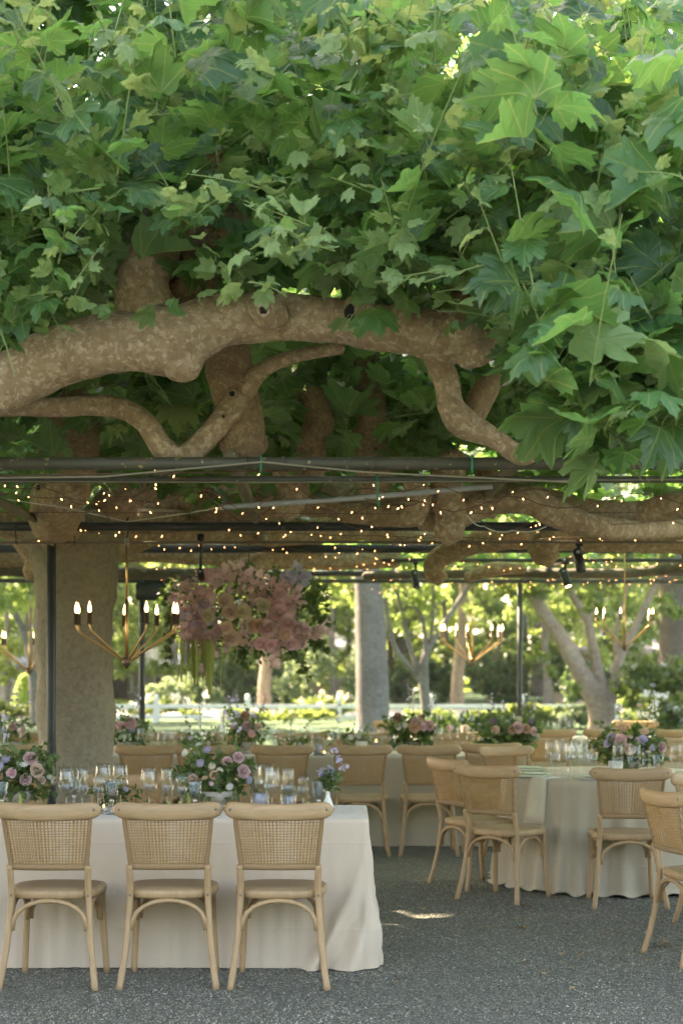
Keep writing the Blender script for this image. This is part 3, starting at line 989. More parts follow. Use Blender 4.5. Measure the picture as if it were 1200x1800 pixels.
for px, Y, r in ((90, 11.12, .028), (250, 18.4, .036), (913, 18.4, .03)):
    p = P(px, 0, Y)
    MB().tube([(p.x, Y, 0), (p.x, Y, 1.2), (p.x, Y, HP)], r, 12).build('post', M['pipe_dark'], pg, off=pg.location)
p = P(97, 0, 11.05)
MB().tube([(p.x, 11.05, 0), (p.x, 11.05, 1.2), (p.x, 11.05, HP)], .007, 6).build('conduit_pipe', M['pipe_dark'], pg, off=pg.location)
for x in (-5, 5):
    for Y in (7.5, 11.12, 14.7, 18.4):
        MB().tube([(x, Y, 0), (x, Y, 1.2), (x, Y, HP)], .03, 10).build('post', M['pipe_dark'], pg, off=pg.location)
for px in (30, 133):
    p = P(px, 0, 11.0)
    MB().tube([(p.x, 10.96, HP + .03), (p.x, 10.955, HP - .06), (p.x, 10.985, HP - .125), (p.x, 11.02, HP - .11)], .004, 6).build('rod_hook', M['black'], pg, off=pg.location)

# cables and conduits resting on the pipes
def cable(name, pts, r, mat, label, sag=0.0, n=6):
    pts = [Vector(p) for p in pts]
    q = []
    for a, b in zip(pts[:-1], pts[1:]):
        for i in range(10):
            t = i / 10
            c = a.lerp(b, t); c.z -= sag * 4 * t * (1 - t); q.append(c)
    q.append(pts[-1])
    return tag(MB().tube(q, r, n).build(name, M[mat]), label, 'cable')


cable('conduit', [P(385, 892, 8.6), P(620, 876, 8.6), P(865, 855, 8.6)], .015, 'conduit', 'straight grey conduit lying slantwise under the branches', 0, 10)
cable('cable', [P(-200, 842, 7.45), P(180, 838, 7.45), P(460, 812, 7.44), P(640, 830, 7.45), P(1010, 848, 7.46)], .005, 'cable', 'khaki cable looped along the front pipe')
cable('cable', [P(-200, 846, 7.8), P(600, 848, 7.8), P(1300, 842, 7.8)], .004, 'cable', 'thin khaki cable running just below the second pipe')
cable('cord', [P(14, 878, 9.4), P(118, 893, 9.6), P(224, 917, 10.6), P(330, 902, 9.6), P(392, 891, 8.7)], .0035, 'cable_white', 'white cord sagging in a shallow V above the large chandelier')
cable('wire', [P(-100, 900, 9.2), P(700, 903, 9.2), P(1300, 900, 9.2)], .002, 'wire', 'taut thin wire stretched across behind the conduit')
cable('cable', [P(820, 905, 8.8), P(850, 925, 8.9), P(900, 932, 9), P(960, 925, 9.1)], .003, 'cable_white', 'pale loop of cord hanging from the hooked branch on the right', .02)
cable('cable', [P(-100, 838, 7.52), P(600, 826, 7.56), P(1300, 822, 7.52)], .0035, 'wire', 'dark wire laid along the underside of the front pipe')
tie = MB()
tie.tube([P(661, 830, 7.86), P(664, 850, 7.86), P(663, 872, 7.86), P(666, 890, 7.86)], .006, 6, flat=(1, .4))
tag(tie.build('plastic_tie', M['green_tie']), 'green plastic tie hanging from the second pipe', 'tie')
tie = MB(); tie.tube([P(458, 800, 7.46), P(459, 815, 7.455), P(458, 832, 7.46)], .005, 6, flat=(1, .4))
tag(tie.build('plastic_tie', M['green_tie']), 'green plastic tie wound on the front pipe near the big knuckle', 'tie')
tie = MB(); tie.tube([P(829, 800, 7.46), P(830, 815, 7.455), P(829, 832, 7.46)], .006, 6, flat=(1, .4))
tag(tie.build('plastic_tie', M['green_tie']), 'green plastic tie wound on the front pipe left of the kinked branch', 'tie')

# fairy lights
bulb_t = MB(); bulb_t.lathe([(.001, .0), (.0042, -.004), (.0048, -.012), (.003, -.020), (.0005, -.026)], 6)
bv = np.array(bulb_t.v, float)
bf = []
for f in bulb_t.f:
    for i in range(1, len(f) - 1): bf.append((f[0], f[i], f[i + 1]))
bf = np.array(bf)
strings = [
    (P(-80, 845, 8.3), P(480, 868, 8.3), .05), (P(-60, 862, 8.7), P(320, 852, 8.7), .06), (P(150, 905, 8.9), P(330, 800, 7.7), .05),
    (P(300, 885, 8.6), P(830, 872, 8.6), .04), (P(420, 842, 8.0), P(1000, 860, 8.0), .04), (P(640, 876, 8.4), P(1260, 862, 8.4), .05),
    (P(-80, 925, 10.9), P(420, 925, 10.9), .05), (P(440, 895, 10), P(800, 935, 10.5), .06), (P(760, 905, 9.3), P(1260, 905, 9.3), .06),
    (P(380, 930, 11), P(1260, 940, 11.2), .04), (P(220, 952, 13), P(860, 962, 13.1), .06), (P(800, 950, 12.6), P(1280, 955, 12.6), .06),
    (P(200, 985, 14.5), P(760, 985, 14.6), .06), (P(640, 978, 14.3), P(1300, 985, 14.4), .06), (P(-60, 1000, 16.5), P(320, 1005, 16.8), .08),
    (P(440, 1005, 16.5), P(1280, 1005, 16.6), .08), (P(440, 1020, 18.2), P(1250, 1020, 18.2), .06), (P(560, 960, 11.8), P(960, 925, 10.2), .06),
    (P(700, 990, 15.2), P(1200, 972, 13.4), .05)]
FL = ['fairy lights just under the front pipe at the left edge', 'fairy lights crossing before the pale knot hole at the left', 'short steep string of fairy lights climbing to the V-shaped branch', 'fairy lights along the slanting grey conduit', 'fairy lights just below the second pipe, centre to right', 'fairy lights among the drooping leaves at the right', 'fairy lights along the dark pipe above the stout trunk', 'fairy lights sloping down behind the conduit in mid air', 'fairy lights along the pale knuckled limb at the right', 'fairy lights above the thin brown rod, centre to right', 'fairy lights behind the large chandelier stem', 'fairy lights round the upper black spotlight on the right', 'fairy lights above the hanging flowers', 'fairy lights behind the right pair of spotlights', 'fairy lights at the far left behind the trunk', 'fairy lights along the rear branch above the garden', 'rearmost fairy lights along the last pipe', 'fairy lights slanting upward behind the hanging knuckle', 'fairy lights slanting to the small chandelier']
for i, (a, b, sag) in enumerate(strings):
    L = (b - a).length
    st = empty('fairy_light_string', a, 0, FL[i], 'fairy lights', 'fairy light strings under the canopy')
    pts = []
    m = max(12, int(L / .09))
    for j in range(m + 1):
        t = j / m
        p = a.lerp(b, t)
        pts.append(p + Vector((0, .05 * noise.noise((t * 9, i, 0)), -sag * 4 * t * (1 - t) + .13 * noise.noise((t * 6, i, 5)))))
    w = MB(); w.tube(pts, .0026, 4, False); w.build('wire', M['wire'], st, off=a)
    locs, mt = [], []
    for j in range(1, m):
        for rep in range(1 if random.random() < .75 else 2):
            if random.random() < .42: continue
            locs.append(tuple(pts[j] - a + Vector((R(-.04, .04), R(-.05, .05), R(-.035, .02)))))
            q = Matrix.Rotation(R(-.9, .9), 3, 'X') @ Matrix.Rotation(R(-.9, .9), 3, 'Y')
            mt.append(np.array(q) * R(.4, .62) * (1 if pts[j].y < 12 else .85))
    me = mass('bulbs', (bv, bf, np.zeros((len(bv), 2))), mt, locs, np.zeros(len(locs)), M['fairy'])
    link('bulbs', me, st, kind='stuff')

# ------------------------------------------------------------------ chandeliers
flame_prof = [(.005, 0), (.010, .008), (.0122, .020), (.0108, .036), (.006, .054), (.0022, .068), (.0, .077)]
fm = MB().lathe(flame_prof, 12).mesh('bulb', M['flame'])


def chandelier(px, hub_py, top_py, Y, rad_px, angles, label, hfrac=.72):
    hub = P(px, hub_py, Y)
    k_ = Y / F
    r = rad_px * k_
    t = empty('chandelier', hub, 0, label, 'chandelier', 'brass candle chandeliers hanging from the pergola')
    s = r / .33
    top = (hub_py - top_py) * k_
    MB().tube([(0, 0, 0), (0, 0, top * .55)], .011 * s, 10).build('stem', M['brass'], t)
    MB().tube([(0, 0, top * .55), (0, 0, top)], .007 * s, 10).build('upper_stem', M['brass'], t)
    b = MB(); b.capend = True
    b.lathe([(.012 * s, -.05 * s), (.014 * s, -.035 * s), (.03 * s, -.03 * s), (.03 * s, .025 * s), (.012 * s, .03 * s)], 16)
    b.build('hub', M['bronze'], t)
    c = MB()
    ring = [Vector((.012 * math.cos(a) * 1.0, 0, top + .03 + .035 * math.sin(a))) for a in np.linspace(0, 6.283, 13)]
    c.tube(ring, .004, 6, False)
    c.build('hook', M['conduit'], t)
    MB().tube([(0, 0, top + .06), (.008, .0, top + .10), (-.01, .005, top + .16), (.012, 0, top + .2), (0, 0, HP - hub.z)], .006, 6).build('cord', M['black'], t)
    for a in angles:
        a = math.radians(a)
        d = Vector((math.cos(a), math.sin(a), 0))
        e = d * r
        H = r * hfrac
        arm = [d * .02 * s, d * r * .5 + Vector((0, 0, H * .40)), d * r * .86 + Vector((0, 0, H * .72)), d * r * .97 + Vector((0, 0, H * .84)), e + Vector((0, 0, H))]
        MB().tube(spline([tuple(x) for x in arm], 4), .0065 * s, 8).build('arm', M['brass'], t)
        cup = MB()
        cup.lathe([(.0, 0), (.03 * s, .002), (.031 * s, .006), (.016 * s, .007), (.016 * s, .075 * s), (.0, .077 * s)], 14)
        co = cup.build('candle_cup', M['bronze'], t, loc=e + Vector((0, 0, H)))
        link('bulb', fm, co, (0, 0, .075 * s), None, 1.0 * s)


chandelier(223, 1162, 962, 10.6, 88, [172, 197, 232, 100, 60, 300, 10, -14], 'large brass chandelier hanging in front of the stout plane trunk')
chandelier(829, 1163, 1055, 18, 53, [178, 200, 152, 235, 95, 305, -2, 22], 'brass chandelier right of the grey trunk, in front of the slender trees', .80)
chandelier(1097, 1137, 968, 13.6, 50, [184, 215, 160, 252, 335, 22], 'small brass chandelier at the right before the forked tree', .92)
chandelier(52, 1178, 1055, 17.2, 56, [176, 196, 150, 228, 80, 290, 20, -20], 'far brass chandelier partly hidden behind the left trunk', .78)

# spotlights
def spot(px, py, Y, ln, dirv, lit, label, rail_z=HP):
    p = P(px, py, Y)
    t = empty('spotlight', p, 0, label, 'spotlight', 'black can spotlights under the pergola')
    q = Vector(dirv).normalized().to_track_quat('Z', 'Y').to_matrix()
    k_ = Y / F
    L, r = ln * k_, ln * .19 * k_ * 1.1
    b = MB(); b.lathe([(.0, -L / 2), (r * .85, -L / 2), (r, -L / 2 + r * .2), (r, L / 2 - r * .15), (r * .9, L / 2), (r * .8, L / 2), (r * .8, L / 2 - .012)], 20, M=q)
    b.build('housing', M['black'], t)
    b = MB(); b.lathe([(.0, L / 2 - .008), (r * .82, L / 2 - .010)], 20, M=q)
    b.build('lens', M['lens_lit'] if lit else M['plate'], t)
    b = MB(); b.tube([q @ Vector((0, 0, -L * .1)), Vector((0, 0, (rail_z - p.z) * .6)), Vector((0, 0, rail_z - p.z))], .012, 8)
    b.box((0, 0, rail_z - p.z - .02), (.05, .05, .05), .006)
    b.build('bracket', M['black'], t)
    b = MB(); b.box(q @ Vector((0, 0, -L * .36)) + Vector((0, -r * 1.02, 0)), (r * .7, .004, r * .6))
    b.build('label_sticker', M['conduit'], t)


spot(353, 1010, 11.7, 30, (0, .9, -.45), False, 'black can spotlight seen end-on above the left of the hanging flowers')
spot(730, 1018, 14.6, 32, (.12, -.3, -1), False, 'black can spotlight right of the hanging flowers, pointing down before the grey trunk')
spot(1017, 985, 11.2, 42, (.18, -.2, -1), False, 'largest black can spotlight, upper one of the right pair', 2.42)
spot(993, 1016, 14.6, 36, (.28, -.45, -1), True, 'black can spotlight with glowing lens, lower one of the right pair')
spot(1206, 980, 13.0, 40, (.1, -.2, -1), False, 'black can spotlight cut off by the right picture edge')
bx = empty('speaker_box', P(283, 1040, 18.3), 0, 'long black box fixed under the rear pipe left of the hanging flowers', 'speaker')
MB().box((0, 0, 0), (.56, .16, .2), .012).build('housing', M['black'], bx)
MB().box((0, -.084, 0), (.50, .006, .15), .002).build('grille', M['pipe_dark'], bx)
MB().box((0, 0, .14), (.05, .05, .09)).build('bracket', M['black'], bx)

# ------------------------------------------------------------------ flowers
def petal(w, h, cup, curl, n=3):
    V, Fc = [], []
    for i in range(n + 1):
        t = i / n
        ww = w * math.sin(math.pi * (.18 + .62 * t)) 
        for j in range(n + 1):
            s_ = (j / n - .5) * 2
            V.append(Vector((s_ * ww, -cup * (1 - s_ * s_) * math.sin(t * 2.2) - curl * t ** 3 * w, h * t - .15 * h * abs(s_) * t)))
    for i in range(n):
        for j in range(n):
            a = i * (n + 1) + j
            Fc.append((a, a + 1, a + n + 2, a + n + 1))
    return V, Fc


def rose_mesh(mat, seed):
    """unit rose (radius ~1) opening towards +Z"""
    rs = random.Random(seed)
    b = MB()
    b.ball((0, 0, .35), .22, 7, 5, (1, 1, 1.3))
    for ring, (n_, r, h, tilt, w) in enumerate([(3, .14, .62, .02, .34), (4, .26, .68, .14, .42), (5, .40, .70, .36, .50), (6, .55, .68, .68, .58), (6, .62, .60, 1.05, .62)]):
        for i in range(n_):
            a = 2 * math.pi * (i + .5 * (ring % 2) + rs.uniform(-.12, .12)) / n_
            V, Fc = petal(w, h, .16, .35 if ring > 1 else .05)
            m = Matrix.Rotation(a, 3, 'Z') @ Matrix.Rotation(tilt + rs.uniform(-.1, .1), 3, 'X')
            o = Matrix.Rotation(a, 3, 'Z') @ Vector((0, -r * .55, .06 - .03 * ring))
            b.add([m @ v + o for v in V], Fc)
    return b.mesh('rose', mat)


def button_mesh(mat, seed):
    """many-petalled button (scabious, zinnia)"""
    b = MB(); b.ball((0, 0, .18), .35, 8, 5, (1, 1, .55), .2, 5)
    for ring, (n_, r0, r1, z) in enumerate([(12, .2, 1.0, .12), (11, .2, .78, .22), (8, .1, .5, .30)]):
        for i in range(n_):
            a = 2 * math.pi * (i + .5 * ring) / n_
            w = 3.1 / n_ * r1 * .42 + .03
            d = Vector((math.cos(a), math.sin(a), 0)); e = Vector((-d.y, d.x, 0))
            b.add([d * r0 + Vector((0, 0, z)), d * r1 * .75 + e * w + Vector((0, 0, z + .06)), d * r1 + Vector((0, 0, z + .0)), d * r1 * .75 - e * w + Vector((0, 0, z + .06))], [(0, 1, 2, 3)])
    return b.mesh('button_flower', mat)


ROSE = {c: [rose_mesh(PET[c], i) for i in range(2)] for c in ('mauve', 'blush', 'cream', 'pink', 'rust', 'peach', 'lilac')}
BUT = {c: button_mesh(PET[c], 1) for c in ('lilac', 'white', 'plum', 'mauve', 'pink', 'cream', 'peach')}
DV = np.array([(0, 0, 0), (.32, .45, .05), (0, 1, -.05), (-.32, .45, .05)], float)
DF = np.array([(0, 1, 2), (0, 2, 3)])
DIA = (DV, DF, DV[:, :2] + np.array([.5, 0]))
RV = np.array([(0, 0, 0), (.42, .3, .08), (.40, .75, .02), (0, 1, .0), (-.40, .75, .02), (-.42, .3, .08), (0, .5, -.06)], float)
RF = np.array([(0, 1, 6), (1, 2, 6), (2, 3, 6), (3, 4, 6), (4, 5, 6), (5, 0, 6)])
PETL = (RV, RF, RV[:, :2] + np.array([.5, 0]))


def rnd_unit(n):
    v = rng.normal(size=(n, 3))
    return v / np.linalg.norm(v, axis=1)[:, None]


def scatter(name, tmpl, pts, size, mat, parent, up=.3, outc=None, kind='stuff'):
    pts = np.asarray(pts); n = len(pts)
    nr = rnd_unit(n) + np.array([0, -.25, up])
    tp = rnd_unit(n) + np.array([0, -.2, -.3])
    if outc is not None:
        o = pts - np.asarray(outc); o /= np.linalg.norm(o, axis=1)[:, None] + 1e-6
        tp += o * .9
    me = mass(name, tmpl, frames(nr, tp, size * rng.uniform(.7, 1.25, n)), pts, rng.random(n), mat)
    return link(name, me, parent, kind=kind)


def blob(n, c, r):
    u = rnd_unit(n) * (rng.random(n) ** .45)[:, None]
    return np.asarray(c) + u * np.asarray(r)


def face_rot(d, spin=None):
    return Vector(d).to_track_quat('Z', 'Y').to_matrix().to_euler()


def flower(parent, mesh, name, loc, r, d):
    return link(name, mesh, parent, loc, face_rot(d), r)


BOWL = MB().lathe([(.0, 0), (.045, 0), (.048, .01), (.03, .022), (.03, .034), (.07, .05), (.092, .075), (.094, .105), (.086, .105), (.08, .08), (.0, .06)], 24).mesh('bowl', M['stone'])


def arrangement(loc, w, h, flowers, label, group='flower bowls on the tables', bowl=True, seed=0, leafn=260, trail=True, tall=(), bowl_s=1.0):
    t = empty('flower_arrangement', loc, 0, label, 'flowers', group)
    zb = 0.0
    if bowl:
        link('bowl', BOWL, t, (0, 0, 0), None, bowl_s); zb = .10 * bowl_s
    c = np.array([0, 0, zb + h * .42])
    pts = blob(leafn, c, (w * .5, w * .36, h * .42))
    scatter('foliage', DIA, pts[:int(leafn * .62)], w * .15, M['sprig'], t, .3, c)
    if trail:
        pts = blob(leafn // 4, (0, 0, zb + .01), (w * .5, w * .3, .04))
        scatter('foliage', DIA, pts, w * .14, M['sprig'], t, .1, c)
    for (dx, dz, r, kind, colr) in flowers:
        d = Vector((dx * 1.2, -1.0 - R(0, .3), dz * .9 + .15))
        yy = -w * .34 * math.sqrt(max(.05, 1 - min(1, (dx * dx + (dz * .8) ** 2))))
        p = (dx * w * .5, yy, zb + h * .42 + dz * h * .46)
        me = ROSE[colr][random.randrange(2)] if kind == 'rose' else BUT[colr]
        flower(t, me, 'rose' if kind == 'rose' else 'blossom', p, r, d)
    st = MB()
    sp_ = []
    for q in range(9 if leafn > 150 else 5):
        a = R(0, 6.28); e = Vector((math.cos(a) * w * R(.5, .68), math.sin(a) * w * R(.3, .42), zb + h * R(.15, 1.15)))
        b0 = Vector((0, 0, zb + h * .25)); m_ = b0.lerp(e, .55) + Vector((0, 0, h * .12))
        cv = spline([tuple(b0), tuple(m_), tuple(e)], 6)
        st.tube(cv, .0018, 4, False)
        for c_ in cv[4:]:
            for _ in range(2): sp_.append(c_ + rng.normal(size=3) * .008)
    scatter('sprigs', DIA, np.array(sp_), w * .10, M['sprig'], t, .3, c)
    for (dx, hh, colr) in tall:
        b0 = Vector((dx * w * .3, 0, zb + h * .4)); tp = Vector((dx * w * .5, R(-.03, .03), zb + hh))
        st.tube([b0, b0.lerp(tp, .5) + Vector((R(-.01, .01), 0, .01)), tp], .0022, 4)
        q = np.array([tuple(b0.lerp(tp, u) + Vector((R(-.014, .014), R(-.014, .014), 0))) for u in np.linspace(.62, 1.03, 9)])
        scatter('petals', PETL, q, .026, PET[colr], t, .3)
    st.build('stems', M['stem'], t, kind='stuff')
    return t


# hanging flower cloud
hp = P(438, 1080, 12.2)
hf = empty('hanging_flower_arrangement', hp, 0, 'large cloud of mauve and blush roses with trailing greenery hung from the pergola', 'flowers')
K_ = 12.2 / F
lp = np.vstack([blob(1100, (0, 0, .06), (.62, .38, .34)), blob(260, (.36, 0, .16), (.26, .2, .16)), blob(200, (-.45, 0, .05), (.26, .2, .22)), blob(220, (.1, 0, -.24), (.5, .25, .12))])
scatter('foliage', DIA, lp, .055, M['sprig'], hf, .2, (0, 0, .05))
for (px, py, w, h, n, colr) in [(340, 1055, 32, 34, 46, 'mauve'), (365, 1050, 20, 50, 40, 'pink'), (352, 1105, 20, 24, 34, 'mauve'), (360, 1085, 34, 20, 30, 'lilac'), (410, 1022, 40, 26, 26, 'pink'), (490, 1048, 36, 32, 50, 'pink'), (505, 1062, 26, 26, 30, 'mauve'), (525, 1015, 28, 14, 24, 'lilac'), (455, 1020, 20, 24, 14, 'pink'), (470, 1115, 60, 28, 46, 'pink'), (535, 1120, 22, 16, 20, 'mauve'), (330, 1115, 12, 20, 16, 'pink'), (490, 1150, 10, 22, 14, 'pink'), (570, 1108, 8, 10, 8, 'pink'), (385, 1135, 40, 14, 12, 'mauve'), (440, 1060, 40, 30, 18, 'mauve'), (368, 1168, 6, 12, 8, 'pink')]:
    n = int(n * 2.3)
    pts = np.array([[(px + w * math.sqrt(R(0, 1)) * math.cos(a) - 438) * K_, -.34 + R(-.06, .1), -(py + h * math.sqrt(R(0, 1)) * math.sin(a) - 1080) * K_] for a in rng.random(n) * 6.28])
    scatter('petals', PETL, pts, .058, PET[colr], hf, .3)
for (px, py, r, colr) in [(404, 1060, 11, 'blush'), (412, 1078, 12, 'blush'), (375, 1085, 10, 'cream'), (434, 1078, 11, 'cream'), (468, 1068, 10, 'cream'), (406, 1105, 9, 'blush'), (415, 1123, 12, 'blush'), (494, 1080, 13, 'mauve'), (475, 1107, 13, 'mauve'), (460, 1102, 10, 'peach'), (506, 1117, 10, 'blush'), (508, 1096, 12, 'pink'), (515, 1133, 9, 'pink'), (463, 1132, 10, 'pink'), (481, 1134, 8, 'pink'), (377, 1122, 10, 'mauve'), (479, 1087, 6, 'pink'), (496, 1048, 9, 'pink'), (527, 1105, 9, 'mauve'), (392, 1110, 9, 'mauve'), (448, 1098, 9, 'blush')]:
    flower(hf, ROSE[colr][random.randrange(2)], 'rose', ((px - 438) * K_, -.42 + R(-.03, .03), -(py - 1080) * K_), r * K_ * 1.3, ((px - 438) / 160, -1, (1080 - py) / 160 - .1))
for i in range(26):
    px = R(322, 386) if i < 20 else R(318, 400)
    y1 = R(1165, 1225) if i < 20 else R(1200, 1240)
    a = Vector(((px - 438) * K_, -.40 + R(-.08, .08), -(1125 - 1080) * K_)); b = Vector(((px + R(-3, 3) - 438) * K_, a.y, -(y1 - 1080) * K_))
    r0 = R(.009, .016) if i < 20 else .004
    MB().tube([a.lerp(b, u) + Vector((R(-.004, .004), 0, 0)) for u in np.linspace(0, 1, 9)], [r0 * (.6 + .4 * math.sin(u * 3.1)) for u in np.linspace(0, 1, 9)], 6, rough=.25, rs=60).build('amaranth_tail', M['amaranth'], hf)
for (a, b, c) in [((540, 1060), (565, 1085), (580, 1105)), ((510, 1140), (530, 1165), (545, 1192)), ((330, 1040), (308, 1090), (304, 1150)), ((300, 1080), (300, 1130), (297, 1172)), ((545, 1120), (560, 1130), (572, 1140)), ((430, 1140), (430, 1160), (434, 1175)), ((320, 1020), (300, 1035), (312, 1058))]:
    pts = spline([((q[0] - 438) * K_, -.2, -(q[1] - 1080) * K_) for q in (a, b, c)], 10)
    MB().tube(pts, .003, 4).build('vine_stem', M['stem'], hf)
    pp = np.repeat(pts, 3, axis=0) + rng.normal(size=(len(pts) * 3, 3)) * .012
    scatter('vine_leaves', DIA, pp, .055, M['sprig'], hf, .1)
MB().tube([(0, 0, .1), (0, 0, HP - hp.z)], .004, 6).build('hanger', M['black'], hf)

# ------------------------------------------------------------------ tables
def cloth(x0, x1, y0, y1, mat, label, corner=True, amp=.02, seed=1, ztop=.76, name='tablecloth'):
    """Rectangular floor-length cloth, corner falls folded outwards."""
    per = []
    def seg(a, b, nx, ny, n, side):
        for i in range(n):
            t = i / n
            per.append((a[0] + (b[0] - a[0]) * t, a[1] + (b[1] - a[1]) * t, nx, ny, side))
    step = .022
    W, D = x1 - x0, y1 - y0
    rc = .025
    def cor(cx_, cy_, a0):
        for i in range(9):
            a = math.radians(a0 + 90 * i / 9)
            per.append((cx_ + rc * math.cos(a), cy_ + rc * math.sin(a), math.cos(a), math.sin(a), 'c'))
    nx_, ny_ = int(W / step), int(D / step)
    seg((x0 + rc, y0), (x1 - rc, y0), 0, -1, nx_, 'f')
    cor(x1 - rc, y0 + rc, -90)
    seg((x1, y0 + rc), (x1, y1 - rc), 1, 0, ny_, 'r')
    cor(x1 - rc, y1 - rc, 0)
    seg((x1 - rc, y1), (x0 + rc, y1), 0, 1, nx_, 'b')
    cor(x0 + rc, y1 - rc, 90)
    seg((x0, y1 - rc), (x0, y0 + rc), -1, 0, ny_, 'l')
    cor(x0 + rc, y0 + rc, 180)
    n = len(per)
    rows = 30
    V, Fc = [], []
    corners = [(x0, y0), (x1, y0), (x1, y1), (x0, y1)]
    for j in range(rows + 1):
        t = j / rows
        for i, (x, y, ax, ay, sd) in enumerate(per):
            dc, ci = min((math.hypot(x - c[0], y - c[1]), q) for q, c in enumerate(corners))
            cdx, cdy = (1 if ci in (1, 2) else -1), (1 if ci in (2, 3) else -1)
            off = .012 * t + amp * .5 * t * noise.noise((x * 2.2, y * 2.2, seed + t * .5))
            ox, oy = ax * off, ay * off
            if corner:
                lim = .02 + .34 * t ** 1.4
                u_ = lim - dc
                e = max(0, min(1, u_ / (.045 + .02 * t)))
                e = e * e * (3 - 2 * e)
                sgn = 1 if sd == 'f' or sd == 'b' else .55
                fold = e * t ** 1.05 * (.066 + .036 * math.cos(6.283 * (u_ - .045) / (.13 + .07 * t))) * sgn
                rip = .006 * math.sin(dc * 71 + 2) * t
                if sd == 'c':
                    ox += ax * (fold + .02 * t); oy += ay * (fold + .02 * t)
                else:
                    g = math.exp(-dc / .16)
                    ox += ax * (fold + rip) + cdx * .025 * t * g * (abs(ay)); oy += ay * (fold + rip) + cdy * .025 * t * g * (abs(ax))
            z = ztop * (1 - t) + .006
            if j == 0: z = ztop + .004
            if j == rows: z = .008 + .010 * max(0, noise.noise((x * 3, y * 3, 2)))
            V.append((x + ox, y + oy, z))
    for j in range(rows):
        for i in range(n):
            a, b = j * n + i, j * n + (i + 1) % n
            Fc.append((b, a, a + n, b + n))
    ti = len(V)
    cxm, cym = (x0 + x1) / 2, (y0 + y1) / 2
    V += [(x + (cxm - x) * .02, y + (cym - y) * .02, ztop + .006) for x, y, *_ in per]
    for i in range(n):
        Fc.append((i, (i + 1) % n, ti + (i + 1) % n, ti + i))
    Fc.append(tuple(range(ti, ti + n)))
    b = MB(); b.add(V, Fc)
    o = b.build(name, mat, None, True, off=(cxm, cym, 0))
    o.location = (cxm, cym, 0)
    return tag(o, label, 'tablecloth', 'floor length tablecloths')


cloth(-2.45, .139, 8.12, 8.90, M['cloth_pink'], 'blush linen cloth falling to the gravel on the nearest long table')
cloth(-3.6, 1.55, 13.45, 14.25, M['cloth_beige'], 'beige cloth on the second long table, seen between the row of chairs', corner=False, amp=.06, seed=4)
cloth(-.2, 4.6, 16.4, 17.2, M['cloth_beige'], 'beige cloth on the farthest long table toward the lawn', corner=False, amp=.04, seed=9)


def round_cloth(cx_, cy_, r, label):
    V, Fc = [], []
    n, rows = 420, 26
    for j in range(rows + 1):
        t = j / rows
        for i in range(n):
            a = 2 * math.pi * i / n
            wv = math.sin(a * 31 + 2.5 * math.sin(a * 3)) * .45 + .4 * math.sin(a * 19 + 2.1 + 1.6 * math.sin(a * 5)) + .5 * noise.noise((math.cos(a) * 3, math.sin(a) * 3, 3))
            q = r + .012 * (t > 0) + t * .075 + wv * .05 * t ** .8
            z = .764 * (1 - t) + .006
            if j == rows: q += .02; z = .010 + .012 * (1 + math.sin(a * 29))
            V.append((q * math.cos(a), q * math.sin(a), z))
    for j in range(rows):
        for i in range(n):
            a, b = j * n + i, j * n + (i + 1) % n
            Fc.append((b, a, a + n, b + n))
    Fc.append(tuple(range(n)))
    b = MB(); b.add(V, Fc)
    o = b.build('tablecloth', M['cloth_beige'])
    o.location = (cx_, cy_, 0)
    return tag(o, label, 'tablecloth', 'floor length tablecloths')


RT = (1.92, 11.35)
round_cloth(RT[0], RT[1], .76, 'beige pleated cloth on the round table at the right')
cloth(2.75, 4.4, 7.9, 8.7, M['cloth_beige'], 'beige cloth on the table beyond the right picture edge', corner=False, amp=.04, seed=11)

